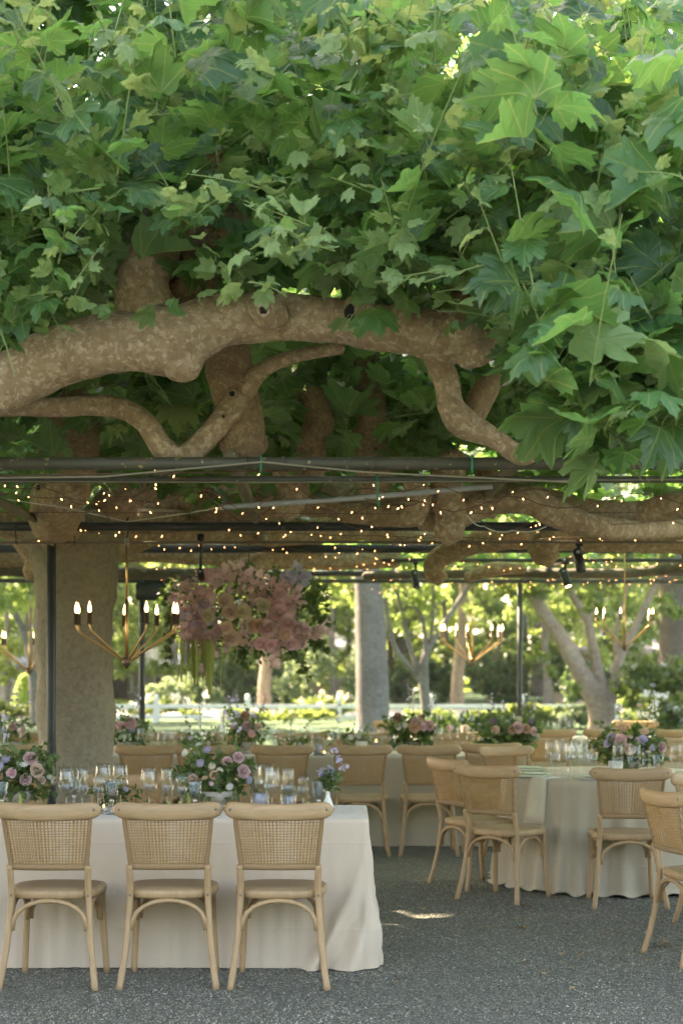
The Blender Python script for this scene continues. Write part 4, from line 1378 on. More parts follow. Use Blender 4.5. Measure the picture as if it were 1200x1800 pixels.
# ------------------------------------------------------------------ chairs
def build_chair_meshes():
    out = []
    def plan(x, z):                         # y of the back surface at height z: curved in plan, raked
        rake = np.interp(z, [.47, .60, .84, .90], [-.19, -.225, -.285, -.298])
        return rake - .035 * (1 - (x / .23) ** 2) + .02
    # top rail
    b = MB()
    xs = np.linspace(-.246, .246, 21)
    pts = [(x, plan(x, .86) , .852 + .012 * (abs(x) / .246) ** 2) for x in xs]
    rr = [1 - .28 * max(0, (abs(x) - .205) / .041) ** 2.2 for x in xs]
    b.tube(pts, [.041 * q for q in rr], 14, True, flat=(1, .44), rough=.02, rs=9, dome=True)
    out.append(('top_rail', b.mesh('top_rail', M['rail_wood']), None))
    # woven back
    b = MB()
    z0, z1 = .598, .822
    wid = lambda z: np.interp(z, [.59, .82], [.178, .207])
    for lay in (.012, 0):
      for i in range(24):
        u = -1 + 2 * (i + (.5 if lay else 0)) / (24 if lay else 23)
        jz = random.uniform(-.0012, .0012)
        col = [(u * wid(z) + jz, plan(u * wid(z), z) + lay + (.0018 if i % 2 else -.0018), z) for z in np.linspace(z0, z1, 5)]
        b.tube(col, .0024, 4, False, up=(1, 0, 0))
    for lay in (0,):
      for j in range(17):
        z = z0 + (z1 - z0) * (j + (.98 if lay else .5)) / 17 + random.uniform(-.0015, .0015)
        w = wid(z)
        row = [(x, plan(x, z) + lay + (.0018 if (q + j) % 2 else -.0018), z + .0015 * math.sin(x * 25 + j)) for q, x in enumerate(np.linspace(-w, w, 12))]
        b.tube(row, .0025, 4, False)
    out.append(('woven_back', b.mesh('woven_back', M['rattan']), 'stuff'))
    # wrapped lower bar
    b = MB(); b.tube([(x, plan(x, .59), .586) for x in np.linspace(-.186, .186, 11)], .016, 10, True, flat=(1, .62))
    out.append(('lower_rail', b.mesh('lower_rail', M['wrap']), None))
    # wrapped side posts over the weave
    for s in (-1, 1):
        b = MB(); b.tube([(s * (wid(z) + .002), plan(s * wid(z), z), z) for z in np.linspace(.585, .83, 6)], [.0125, .0125, .012, .011, .0105, .010], 10, False)
        out.append(('side_wrap', b.mesh('side_wrap', M['wrap']), None))
    # legs
    for s in (-1, 1):
        pts = spline([(s * .232, -.262, 0), (s * .214, -.232, .12), (s * .197, -.205, .27), (s * .187, -.19, .43), (s * .186, -.205, .52), (s * .188, -.222, .592)], 5)
        b = MB(); b.tube(pts, np.linspace(.0165, .0165, len(pts)), 10, True, flat=(1, .92))
        out.append(('leg', b.mesh('leg', M['wood']), None))
        pts = spline([(s * .207, .178, 0), (s * .199, .162, .15), (s * .19, .148, .30), (s * .188, .145, .445)], 4)
        b = MB(); b.tube(pts, np.linspace(.0155, .0175, len(pts)), 10, True)
        out.append(('leg', b.mesh('leg', M['wood']), None))
    # seat frame and caned seat
    def ring(sc, z):
        o = []
        for i in range(36):
            a = 2 * math.pi * i / 36
            c, s = math.cos(a), math.sin(a)
            x = .222 * sc * abs(c) ** .62 * (1 if c > 0 else -1); y = .205 * sc * abs(s) ** .62 * (1 if s > 0 else -1)
            x *= 1 + .05 * y / .2
            o.append((x, y - .005, z))
        return o
    def stack(rings):
        b = MB(); V = [v for r_ in rings for v in r_]; n_ = 36; Fc = []
        for i in range(len(rings) - 1):
            for k_ in range(n_):
                a, q = i * n_ + k_, i * n_ + (k_ + 1) % n_
                Fc.append((a, q, q + n_, a + n_))
        Fc.append(tuple((len(rings) - 1) * n_ + k_ for k_ in range(n_)))
        Fc.append(tuple(range(n_))[::-1])
        b.add(V, Fc); return b
    out.append(('seat_frame', stack([ring(.96, .428), ring(1, .434), ring(1, .462), ring(.97, .468), ring(.86, .469)]).mesh('seat_frame', M['wood']), None))
    out.append(('seat_cane', stack([ring(.89, .466), ring(.87, .472), ring(.6, .480), ring(.2, .483)]).mesh('seat_cane', M['cane']), None))
    # arched braces
    def arch(a, c, inset=.0):
        a, c = Vector(a), Vector(c)
        pts = []
        for i in range(13):
            th = math.pi * i / 12
            u = (1 - math.cos(th)) / 2
            q = a.lerp(c, u)
            q.z = .278 + .142 * math.sin(th) ** .75
            pts.append(q)
        b = MB(); b.tube(pts, .0115, 8, True); return b.mesh('brace', M['wood'])
    out.append(('brace', arch((-.178, -.205, 0), (.178, -.205, 0)), None))
    out.append(('brace', arch((-.172, .158, 0), (.172, .158, 0)), None))
    for s in (-1, 1):
        out.append(('brace', arch((s * .188, -.183, 0), (s * .185, .128, 0)), None))
    bl = []
    for s in (-1, 1):
        for (x, y, z, r) in ((s * .228, plan(.228, .86) - .017, .866, .0075), (s * .186, -.208, .447, .006)):
            b = MB(); b.ball((x, y, z), r, 8, 5, (1, .5, 1)); bl.append(('bolt', b.mesh('bolt', M['bolt']), None))
    out += bl
    b = MB()
    for i in range(25):
        x = -.19 + .38 * i / 24
        b.ball((x, plan(x, .83) - .0145, .829), .0025, 5, 4)
    out.append(('lacing_holes', b.mesh('lacing_holes', M['hole']), 'stuff'))
    return out


CH = build_chair_meshes()


def chair(x, y, deg, label, group, far=False):
    t = empty('chair', (x, y, 0), math.radians(deg - 90), label, 'chair', group)
    for nm, me, kd in CH:
        if far and nm in ('lacing_holes', 'bolt'): continue
        link(nm, me, t, kind=kd)
    return t


G1 = 'oak and cane chairs along the front table'
for px, lab, rr in ((85, 'oak chair with woven cane back, leftmost in the front row, cut by the picture edge', -2.0), (291.5, 'oak chair with woven cane back, middle of the three in the front row', 1.3), (490.5, 'oak chair with woven cane back, front row chair nearest the table corner', -.7)):
    chair((px - CX) / F * 7.56, 7.85 + .006 * rr, 90 + rr, lab, G1)
for x, lab in ((-1.27, 'cane chair behind the front table, facing us, glimpsed beside the stout trunk'), (-.57, 'cane chair behind the front table, facing us, hidden by the footed flower bowl'), (-1.95, 'cane chair behind the front table, facing us, behind the leftmost flowers')):
    chair(x, 9.2, -90, lab, 'cane chairs on the far side of the front table', True)
G2 = 'cane chairs along the second long table'
for px, dy, lab in ((258, 0, 'cane chair at the second table, just right of the stout trunk'), (360, 0, 'cane chair at the second table, behind the flower bowl'), (495, .02, 'cane chair at the second table, behind the front wine glasses'), (634, 0, 'cane chair at the second table, left one of the two fully seen'), (755, 0, 'cane chair at the second table, right one of the two fully seen'), (868, .3, 'cane chair at the second table, its back seen above the two angled chairs'), (60, .05, 'cane chair at the second table, left of the stout trunk')):
    chair((px - CX) / F * 12.75, 13.03 + dy, 90 + R(-2, 2), lab, G2, True)
G3 = 'cane chairs facing us on the far side of the second table'
for px in (40, 150, 285, 405, 530, 640, 800):
    chair((px - CX) / F * 14.75, 14.75, -90 + R(-4, 4), 'cane chair facing us over the second table, ' + {40: 'farthest left', 150: 'behind the stout trunk', 285: 'just right of the stout trunk', 405: 'under the hanging flowers', 530: 'in the gap left of the grey trunk', 640: 'before the grey tree trunk', 800: 'right of the peach roses'}[px], G3, True)
G4 = 'cane chairs round the round table'
chair(1.10, 10.55, 52, 'oak cane chair turned three-quarters beside the round table, nearer of the overlapping pair', G4)
chair(.96, 11.15, 30, 'oak cane chair behind the three-quarter one, farther of the overlapping pair', G4)
chair(1.83, 10.32, 89, 'oak cane chair seen square from behind at the front of the round table', G4)
chair(1.42, 12.32, -62, 'cane chair across the round table left of the crowded glasses', G4, True)
chair(2.75, 12.1, 222, 'cane chair across the round table at the right edge', G4, True)
G5 = 'cane chairs at the table off to the right'
chair(1.93, 8.40, 14, 'oak cane chair at the right edge, nearest, seen from the side', G5)
chair(2.32, 9.42, -60, 'oak cane chair cut by the right picture edge, behind the nearest one', G5)
for px in (1060, 1180, 960):
    chair((px - CX) / F * 16, 16.0, 90 + R(-5, 5), 'cane chair at the farthest table, ' + {1060: 'behind the glasses of the round table', 1180: 'at the right picture edge', 960: 'left of the round table glasses'}[px], 'cane chairs at the farthest table', True)
for px in (700, 770, 1120):
    chair((px - CX) / F * 17.7, 17.7, -90 + R(-5, 5), 'cane chair facing us across the farthest table, ' + {700: 'behind the peach rose bowl', 770: 'right of the peach rose bowl', 1120: 'behind the round table flowers'}[px], 'cane chairs facing us at the farthest table', True)

# ------------------------------------------------------------------ tableware
ZT = .766


def glass_parts(bowl, stem, foot, mat):
    return [('bowl', MB().lathe(bowl, 20).mesh('bowl', mat)), ('stem', MB().lathe([(r_ * 1.25, z_) for r_, z_ in stem], 10).mesh('stem', M['stem_glass'])), ('foot', MB().lathe(foot, 20).mesh('foot', mat))]


FOOT = [(.034, .0), (.033, .002), (.012, .006), (.004, .012)]
BIGW = glass_parts([(.004, .078), (.012, .086), (.028, .104), (.0395, .124), (.0440, .146), (.0425, .176), (.0375, .210), (.0340, .236), (.0330, .236), (.0365, .210), (.0415, .176), (.0430, .146), (.0385, .125), (.027, .106), (.0, .082)], [(.004, .010), (.0033, .045), (.0045, .080)], FOOT, M['glass'])
MIDW = glass_parts([(.004, .078), (.011, .086), (.024, .104), (.0330, .124), (.0360, .148), (.0340, .180), (.0300, .214), (.0275, .236), (.0265, .236), (.0290, .214), (.0330, .180), (.0350, .148), (.0320, .125), (.023, .106), (.0, .082)], [(.004, .010), (.0033, .045), (.0045, .080)], FOOT, M['glass'])
SMLW = glass_parts([(.004, .078), (.010, .085), (.0205, .101), (.0275, .120), (.0295, .140), (.0275, .168), (.0235, .202), (.0225, .202), (.0265, .168), (.0285, .140), (.0265, .121), (.019, .103), (.0, .082)], [(.004, .010), (.0033, .045), (.0045, .080)], FOOT, M['glass'])
bead = [(.008, .008)]
for i in range(5):
    z = .014 + i * .012
    bead += [(.005, z), (.011, z + .006)]
bead += [(.006, .076)]
GOB = glass_parts([(.006, .074), (.02, .082), (.028, .098), (.031, .125), (.036, .158), (.039, .172), (.037, .172), (.034, .156), (.029, .125), (.026, .099), (.0, .082)], bead, [(.033, 0), (.032, .004), (.012, .008), (.008, .012)], M['cut_glass'])
KN = {'big': 'large wine glass', 'mid': 'tall narrow wine glass', 'sml': 'small wine glass', 'gob': 'flared goblet'}
ONE = {}
for nm, prt in (('big', BIGW), ('mid', MIDW), ('sml', SMLW), ('gob', GOB)):
    b = MB()
    for _, me in prt:
        b.add([tuple(v.co) for v in me.vertices], [tuple(p.vertices) for p in me.polygons])
    ONE[nm] = b.mesh('wine_glass', M['far_glass'])
PARTS = {'big': BIGW, 'mid': MIDW, 'sml': SMLW, 'gob': GOB}


def glass(kind, x, y, label, group, parts=False, s=1.0):
    nm = 'goblet' if kind == 'gob' else 'wine_glass'
    if parts:
        t = empty(nm, (x, y, ZT), R(0, 6), label, 'glass', group)
        t.scale = (s, s, s)
        for pn, me in PARTS[kind]: link(pn, me, t)
    else:
        t = tag(link(nm, ONE[kind], None, (x, y, ZT), (0, 0, R(0, 6)), s), label, 'glass', group)
    return t


gf = 'stemware on the front table'
for kind, px, Y, lab in (
    ('big', 117, 8.42, 'large wine glass, leftmost of the group before the stout trunk'), ('mid', 145, 8.42, 'tall wine glass, second from left in the group before the trunk'),
    ('sml', 173, 8.40, 'small wine glass between tall glass and cut goblet before the trunk'), ('gob', 197, 8.36, 'cut-glass goblet with beaded stem before the trunk, between the first two chairs'),
    ('gob', 131, 8.62, 'cut-glass goblet mostly hidden behind the leftmost wine glasses'), ('big', 182, 8.72, 'large wine glass at the back, behind the goblet by the trunk'), ('big', 212, 8.72, 'large wine glass at the back right of the goblet by the trunk'),
    ('big', 262, 8.42, 'large wine glass above the left end of the middle chair'), ('mid', 294, 8.42, 'tall wine glass above the centre of the middle chair'), ('sml', 319, 8.40, 'small wine glass left of the cut goblet beside the footed bowl'),
    ('gob', 343, 8.36, 'cut-glass goblet standing left of the footed flower bowl'), ('big', 478, 8.42, 'large wine glass before the grey candle right of the footed bowl'), ('mid', 506, 8.40, 'tall wine glass before the second grey candle'),
    ('sml', 533, 8.38, 'small wine glass left of the goblet at the table end'), ('gob', 560, 8.36, 'cut-glass goblet beside the white bud vase'), ('big', 468, 8.70, 'large wine glass standing behind the grey candle right of the bowl'),
    ('mid', 450, 8.74, 'tall wine glass half hidden by flowers right of the footed bowl'), ('gob', 3, 8.36, 'cut-glass goblet at the left picture edge'), ('big', -20, 8.45, 'large wine glass at the left picture edge')):
    if px < 0: continue
    glass(kind, (px - CX) / F * Y, Y, lab, gf, True, 1.04)

PLATE = MB().lathe([(.0, .004), (.085, .004), (.10, .008), (.138, .018), (.14, .016), (.10, .002), (.06, .0), (.0, .0)], 32).mesh('plate', M['plate'])
SPLATE = MB().lathe([(.0, .004), (.065, .004), (.075, .008), (.104, .016), (.106, .014), (.07, .002), (.04, .0), (.0, .0)], 32).mesh('plate', M['plate'])


def fork_mesh():
    b = MB()
    b.tube([(0, -.09, .003), (0, 0, .004), (0, .05, .006)], [.004, .0025, .003], 6, flat=(.4, 1), up=(0, 0, 1))
    b.box((0, .065, .006), (.018, .03, .002))
    for i in range(4): b.box((-.0075 + i * .005, .098, .006), (.002, .04, .002))
    return b.mesh('fork', M['gold'])


def knife_mesh():
    b = MB(); b.tube([(0, -.1, .004), (0, -.02, .004)], .005, 6, flat=(.5, 1)); b.tube([(0, -.02, .004), (0, .05, .004), (0, .11, .004)], [.006, .008, .002], 6, flat=(.15, 1)); return b.mesh('knife', M['gold'])


FORK, KNIFE = fork_mesh(), knife_mesh()


def setting(x, y, ang, where, group):
    t = tag(link('plate', PLATE, None, (x, y, ZT), None), 'wide grey dinner plate ' + where, 'plate', group)
    tag(link('plate', SPLATE, None, (x, y, ZT + .019), None), 'smaller grey plate stacked on the dinner plate ' + where, 'plate', group)
    c, s = math.cos(ang), math.sin(ang)
    for me, nm, dx in ((FORK, 'fork', -.17), (KNIFE, 'knife', .17)):
        tag(link(nm, me, None, (x + dx * s, y - dx * c, ZT + .001), (0, 0, ang - math.pi / 2)), 'gold %s beside the plate %s' % (nm, where), nm, group)


for px, w in ((85, 'behind the leftmost front chair'), (291, 'behind the middle front chair'), (490, 'behind the front chair nearest the table corner')):
    setting((px - CX) / F * 8.3, 8.29, math.pi / 2, w, 'place settings on the front table')


def candle(px, Y, h, r, gh, label, lit=True, group='grey pillar candles in glass cylinders'):
    x = (px - CX) / F * Y
    t = empty('candle', (x, Y, ZT), 0, label, 'candle', group)
    b = MB(); b.lathe([(.0, .003), (r, .003), (r, h - .003), (r * .9, h), (.0, h - .004)], 20); b.build('wax', M['candle'], t)
    MB().lathe([(r * 1.55, .0), (r * 1.6, .002), (r * 1.6, gh), (r * 1.5, gh), (r * 1.5, .004)], 24).build('glass_cylinder', M['glass'], t)
    MB().tube([(0, 0, h - .004), (0, 0, h + .010)], .0012, 5).build('wick', M['black'], t)
    if lit: MB().lathe([(.001, h + .006), (.004, h + .012), (.0025, h + .022), (.0, h + .03)], 8).build('flame', M['wick'], t)


candle(457, 8.55, .095, .033, .15, 'grey pillar candle in tall glass, next to the footed bowl', False)
candle(507, 8.62, .075, .028, .13, 'shorter grey pillar candle in glass, behind the front wine glasses', False)


def votive(px, Y, label, z=ZT):
    x = (px - CX) / F * Y
    t = empty('votive', (x, Y, z), 0, label, 'candle', 'low glass votives on the tables')
    MB().lathe([(.0, .0), (.028, .0), (.032, .05), (.030, .05), (.026, .005), (.0, .005)], 18).build('glass_cup', M['glass'], t)
    MB().lathe([(.0, .006), (.024, .006), (.024, .02), (.0, .021)], 14).build('wax', M['ceramic'], t)
    MB().lathe([(.001, .022), (.004, .028), (.0, .042)], 8).build('flame', M['wick'], t)


votive(285, 8.5, 'low glass votive behind the middle front chair')
votive(183, 8.5, 'low glass votive under the wine glasses before the trunk')

# front bowls
arrangement((P(383, 0, 8.6).x, 8.6, ZT), .40, .26, [(.72, .05, .040, 'rose', 'mauve'), (.58, .66, .034, 'rose', 'mauve'), (.30, .50, .03, 'rose', 'mauve'), (-.62, -.30, .032, 'rose', 'blush'), (-.10, .30, .024, 'but', 'cream'), (-.05, -.10, .026, 'rose', 'peach'), (-.85, .85, .030, 'but', 'white'), (-.42, .42, .028, 'but', 'lilac'), (-.55, .80, .028, 'but', 'lilac'), (-.25, 1.0, .026, 'but', 'lilac'), (.35, -.62, .024, 'but', 'white'), (.85, -.35, .026, 'but', 'lilac'), (-.12, -.48, .016, 'but', 'pink'), (.1, .1, .022, 'but', 'cream'), (-.5, 1.2, .022, 'but', 'white'), (-.65, 1.05, .02, 'but', 'white')],
            'footed stone bowl of mauve roses and lilac scabious on the front table', leafn=420, tall=[(.35, .50, 'lilac'), (.15, .44, 'white'), (-.5, .46, 'white'), (.55, .42, 'lilac')])
arrangement((P(30, 0, 8.6).x, 8.6, ZT), .42, .26, [(.45, .62, .040, 'rose', 'mauve'), (.30, .45, .030, 'but', 'white'), (.62, .1, .040, 'rose', 'blush'), (.35, -.3, .034, 'rose', 'mauve'), (-.3, .3, .03, 'but', 'lilac'), (-.15, .62, .03, 'but', 'lilac'), (-.35, -.1, .034, 'rose', 'peach'), (.72, -.35, .024, 'rose', 'blush'), (.0, .0, .03, 'rose', 'pink'), (.88, -.2, .02, 'but', 'white'), (.95, -.4, .018, 'but', 'white')],
            'overflowing bowl of mauve roses with white ranunculus at the left end of the front table', leafn=480, tall=[(-.5, .45, 'lilac'), (-.3, .38, 'lilac'), (.1, .40, 'mauve')])
arrangement((P(205, 0, 8.78).x, 8.78, ZT), .24, .17, [(-.3, .8, .02, 'but', 'plum'), (.5, .4, .018, 'but', 'lilac'), (-.1, .2, .022, 'rose', 'peach'), (-.7, -.1, .02, 'rose', 'blush')], 'low tangle of greenery with a plum button bloom before the trunk', bowl=False, leafn=200)
# bud vase
bv_ = empty('bud_vase', (P(576, 0, 8.36).x, 8.36, ZT), 0, 'white bud vase holding lilac sweet peas at the end of the front table', 'vase')
MB().lathe([(.0, .0), (.022, .0), (.029, .02), (.030, .04), (.022, .068), (.012, .09), (.0105, .11), (.0125, .122), (.010, .122), (.009, .108), (.0, .09)], 22).build('vase', M['ceramic'], bv_)
st = MB()
for dx, dz in ((.05, .30), (.065, .24), (-.01, .25), (-.03, .21), (.03, .33), (.085, .25), (0, .18)):
    st.tube([(0, 0, .10), (dx * .4, R(-.01, .01), .1 + (dz - .1) * .55), (dx, R(-.02, .02), dz)], .0016, 4)
st.build('stems', M['stem'], bv_, kind='stuff')
scatter('foliage', DIA, blob(150, (.012, 0, .175), (.048, .04, .055)), .034, M['sprig'], bv_, .3, (0, 0, .1))
for dx, dz, n_ in ((.05, .29, 9), (.078, .25, 9), (.02, .235, 8), (-.02, .225, 10), (.03, .33, 5), (-.03, .20, 8), (.02, .20, 6)):
    scatter('petals', PETL, blob(n_, (dx, -.005, dz), (.02, .018, .018)), .026, PET['lilac'], bv_)


def grapes(px, Y, label, n_=16, w=.055):
    x = (px - CX) / F * Y
    t = empty('grape_bunch', (x, Y, ZT), 0, label, 'grapes', 'green grape bunches on the front table')
    me = MB().ball((0, 0, 0), .011, 8, 6).mesh('grape', M['grape'])
    for i in range(n_):
        p = Vector((R(-w, w), R(-.03, .03), .011 + (.018 if i % 3 == 0 else 0) + (.014 if i % 5 == 0 else 0)))
        link('grape', me, t, p, None, R(.85, 1.15))


grapes(311, 8.55, 'green grapes lying left of the footed bowl')
grapes(540, 8.5, 'green grapes lying behind the small glass near the bud vase', 12, .04)
grapes(92, 8.4, 'green grapes lying below the leftmost flower bowl', 14, .07)
for px, Y, lab in ((331, 8.5, 'lime amaranth tassel trailing beside the footed bowl'), (573, 8.45, 'lime amaranth tassel behind the bud vase'), (36, 8.4, 'lime amaranth tassel hanging from the leftmost bowl')):
    p = P(px, 0, Y)
    tag(MB().tube([(p.x, Y, ZT + .10), (p.x + .004, Y - .02, ZT + .06), (p.x - .003, Y - .03, ZT + .02), (p.x, Y - .05, ZT + .008)], [.006, .010, .009, .005], 7, rough=.3, rs=90).build('amaranth_tassel', M['amaranth']), lab, 'flowers')

# second long table
gb = 'glasses crowded on the second long table'
for px in list(range(215, 330, 11)) + list(range(345, 395, 12)) + list(range(462, 560, 13)) + list(range(590, 690, 14)) + list(range(740, 950, 14)):
    kind = random.choice(('big', 'mid', 'sml', 'gob'))
    Y = R(13.6, 14.1)
    glass(kind, (px + R(-3, 3) - CX) / F * Y, Y, KN[kind] + (' in the crowd on the second table right of the stout trunk' if px < 335 else ' on the second table behind the footed bowl' if px < 400 else ' in the crowd on the second table behind the front candles' if px < 580 else ' on the second table round the cream card' if px < 700 else ' on the second table between the two rose bowls'), gb, False, 1.05)
glass('gob', (296 - CX) / F * 13.55, 13.55, 'flared goblet at the front edge of the second table right of the trunk', gb, False, 1.25)
glass('gob', (588 - CX) / F * 13.6, 13.6, 'flared goblet left of the cream card on the second table', gb, False, 1.2)
g2 = 'flower bowls on the second long table'
arrangement((P(432, 0, 13.85).x, 13.85, ZT), .38, .27, [(.1, .25, .05, 'rose', 'mauve'), (.0, .95, .045, 'rose', 'rust'), (.6, .2, .04, 'rose', 'blush'), (-.5, .3, .035, 'rose', 'mauve'), (-.3, .9, .03, 'but', 'lilac'), (.4, .9, .03, 'but', 'lilac'), (.3, -.3, .035, 'rose', 'plum') if False else (.3, -.3, .035, 'rose', 'pink')], 'dark rust and mauve roses standing tall on the second table, centre left', g2, leafn=360, tall=[(-.5, .44, 'lilac'), (.5, .44, 'lilac'), (.9, .40, 'plum')])
arrangement((P(350, 0, 13.7).x, 13.7, ZT), .34, .20, [(.0, -.1, .035, 'rose', 'peach'), (-.4, .6, .025, 'but', 'lilac'), (.5, .2, .025, 'but', 'cream')], 'low peach and lilac posy on the second table behind the footed bowl', g2, leafn=240, bowl=False, tall=[(-.6, .30, 'plum')])
arrangement((P(225, 0, 13.8).x, 13.8, ZT), .36, .27, [(.2, .45, .06, 'rose', 'mauve'), (.3, .0, .03, 'but', 'lilac'), (-.3, .3, .04, 'rose', 'pink')], 'mauve rose spray on the second table at the trunk\'s right side', g2, leafn=380, tall=[(.4, .48, 'lilac'), (.5, .40, 'lilac')])
arrangement((P(722, 0, 13.8).x, 13.8, ZT), .44, .27, [(.1, .2, .055, 'rose', 'peach'), (-.55, .85, .045, 'rose', 'rust'), (.35, .75, .04, 'rose', 'blush'), (.1, .55, .04, 'rose', 'mauve'), (.7, .3, .05, 'rose', 'mauve'), (.45, .2, .04, 'rose', 'pink'), (-.25, .3, .03, 'but', 'white'), (-.5, .15, .03, 'but', 'white')], 'bowl of peach and mauve roses on the second table, in front of the grey trunk', g2, leafn=420, tall=[(-.1, .48, 'lilac'), (.1, .44, 'white'), (.9, .42, 'lilac')])
arrangement((P(895, 0, 13.7).x, 13.7, ZT), .54, .25, [(.2, .3, .055, 'rose', 'mauve'), (.0, .1, .04, 'rose', 'peach'), (-.5, .1, .04, 'rose', 'blush'), (.45, .2, .045, 'rose', 'peach'), (-.55, .75, .04, 'but', 'plum'), (.6, .75, .04, 'but', 'plum'), (.25, .9, .035, 'but', 'cream'), (.7, .0, .04, 'rose', 'pink')], 'broad bowl of mauve and peach roses on the second table near the slim rear post', g2, leafn=460, tall=[(.5, .42, 'lilac'), (-.6, .42, 'lilac'), (-.2, .36, 'lilac'), (.8, .38, 'lilac')])
arrangement((P(20, 0, 13.8).x, 13.8, ZT), .38, .27, [(.6, -.1, .04, 'rose', 'blush'), (.2, .2, .035, 'rose', 'mauve')], 'airy lilac sprays on the second table left of the trunk', g2, leafn=180, tall=[(.0, .56, 'lilac'), (.3, .46, 'lilac'), (.8, .44, 'lilac'), (.1, .42, 'lilac')])
arrangement((P(515, 0, 13.75).x, 13.75, ZT), .30, .18, [(-.4, .3, .025, 'but', 'peach'), (.4, .2, .02, 'but', 'lilac')], 'small plum-stemmed posy on the second table among glasses', g2, leafn=120, bowl=False, tall=[(-.2, .36, 'plum'), (.9, .30, 'plum')])
arrangement((P(612, 0, 13.85).x, 13.85, ZT), .34, .24, [(-.5, .0, .04, 'rose', 'peach'), (.1, .4, .03, 'but', 'white'), (.5, .5, .03, 'but', 'white')], 'small posy with lilac spike beside the cream card on the second table', g2, leafn=200, bowl=False, tall=[(-.6, .42, 'lilac'), (.4, .34, 'lilac')])
candle(559, 13.6, .09, .035, .155, 'dark grey candle in glass on the gap of the second table between chairs', False)
candle(490, 13.7, .07, .035, .14, 'grey candle on the second table amid glasses left of the gap', False)
candle(661, 13.75, .10, .035, .16, 'lit candle in glass on the second table right of the cream card', True)
for px, Y, lab in ((635, 13.62, 'cream table card standing on the second long table'), (1081, 10.95, 'cream table card standing among flowers on the round table')):
    p = P(px, 0, Y)
    c_ = empty('table_card', (p.x, Y, ZT), 0, lab, 'card', 'cream table cards')
    MB().box((0, 0, .062), (.10, .006, .112), .001).build('card', M['card'], c_)
    MB().box((0, .004, .006), (.07, .03, .012), .002).build('stand', M['gold'], c_)
votive(570, 13.55, 'low glass votive glowing on the second table between chairs')

# farthest table
for px in range(690, 1010, 15):
    Y = R(16.5, 17.0)
    kind = random.choice(('big', 'mid', 'gob'))
    glass(kind, (px + R(-4, 4) - CX) / F * Y, Y, KN[kind] + ' in the blurred crowd on the farthest table', 'glasses on the farthest table', False, 1.05)
arrangement((P(800, 0, 16.7).x, 16.7, ZT), .8, .24, [(-.6, .0, .045, 'rose', 'blush'), (-.2, .1, .04, 'rose', 'pink'), (.2, .0, .05, 'rose', 'blush'), (.6, .2, .04, 'rose', 'lilac'), (.9, .1, .035, 'rose', 'lilac')], 'low runner of lilac and blush flowers along the farthest table', 'flower bowls on the farthest table', bowl=False, leafn=420, tall=[(-.7, .33, 'lilac'), (.3, .3, 'lilac'), (.7, .32, 'lilac'), (-.2, .3, 'white')])

# round table
gr_ = 'glasses on the round table'
for px, Y, kind in ((975, 10.95, 'gob'), (988, 11.1, 'big'), (1000, 11.0, 'mid'), (1008, 10.9, 'big'), (1016, 11.15, 'sml'), (1025, 10.95, 'mid'), (1032, 11.1, 'gob'), (1040, 10.85, 'gob'), (968, 11.3, 'big'), (983, 11.5, 'mid'), (1012, 11.5, 'big'), (1000, 11.6, 'gob'), (1028, 11.55, 'mid'), (1045, 11.3, 'sml'), (1085, 10.75, 'mid'), (1100, 11.6, 'mid')):
    glass(kind, (px - CX) / F * Y, Y, KN[kind] + ' in the dense cluster on the round table', gr_, False, 1.06)
for px, Y, kind, lab in ((1114, 10.72, 'big', 'large wine glass above the left of the square-on chair at the round table'), (1135, 10.74, 'sml', 'small wine glass above the square-on chair at the round table'), (1156, 10.70, 'gob', 'cut goblet above the right of the square-on chair at the round table'), (1187, 10.95, 'big', 'large wine glass at the right edge of the round table')):
    glass(kind, (px - CX) / F * Y, Y, lab, gr_, False, 1.06)
arrangement((P(1110, 0, 11.35).x, 11.35, ZT), .48, .26, [(-.45, .3, .05, 'rose', 'pink'), (-.35, .95, .05, 'but', 'peach'), (-.8, .1, .03, 'rose', 'lilac'), (-.7, .45, .035, 'rose', 'lilac'), (-.2, -.2, .045, 'rose', 'blush'), (.25, .85, .045, 'but', 'peach'), (.05, .3, .03, 'but', 'pink'), (.2, .35, .035, 'rose', 'lilac'), (.8, -.1, .04, 'rose', 'mauve'), (.5, -.1, .03, 'but', 'lilac'), (-.15, .5, .02, 'but', 'pink')], 'colourful bowl of pink, peach and lilac blooms on the round table', leafn=520, tall=[(-.4, .40, 'pink'), (.6, .42, 'white'), (.75, .36, 'white')])
for px, py0, colr, lab in ((1123, 1240, 'pink', 'tall pink stem rising above the round table flowers'), (1146, 1205, 'lilac', 'tall thin lilac stem rising above the round table flowers')):
    b0 = Vector((P(px + 8, 0, 11.4).x, 11.4, ZT + .2)); tp = P(px, py0, 11.4)
    t_ = empty('tall_flower', b0, 0, lab, 'flower')
    MB().tube([(0, 0, 0), tuple((tp - b0) * .5 + Vector((.01, 0, 0))), tuple(tp - b0)], .003, 5).build('stem', M['stem'], t_)
    flower(t_, BUT[colr], 'blossom', tp - b0, .026, (0, -.6, .8))
setting(1.33, 11.0, math.radians(30), 'by the draped napkin on the round table', 'place settings on the round table')
setting(1.36, 11.62, math.radians(-20), 'at the far left of the round table', 'place settings on the round table')
setting(1.72, 10.75, math.radians(88), 'behind the square-on chair at the round table', 'place settings on the round table')
setting(2.42, 11.05, math.radians(150), 'at the right of the round table', 'place settings on the round table')
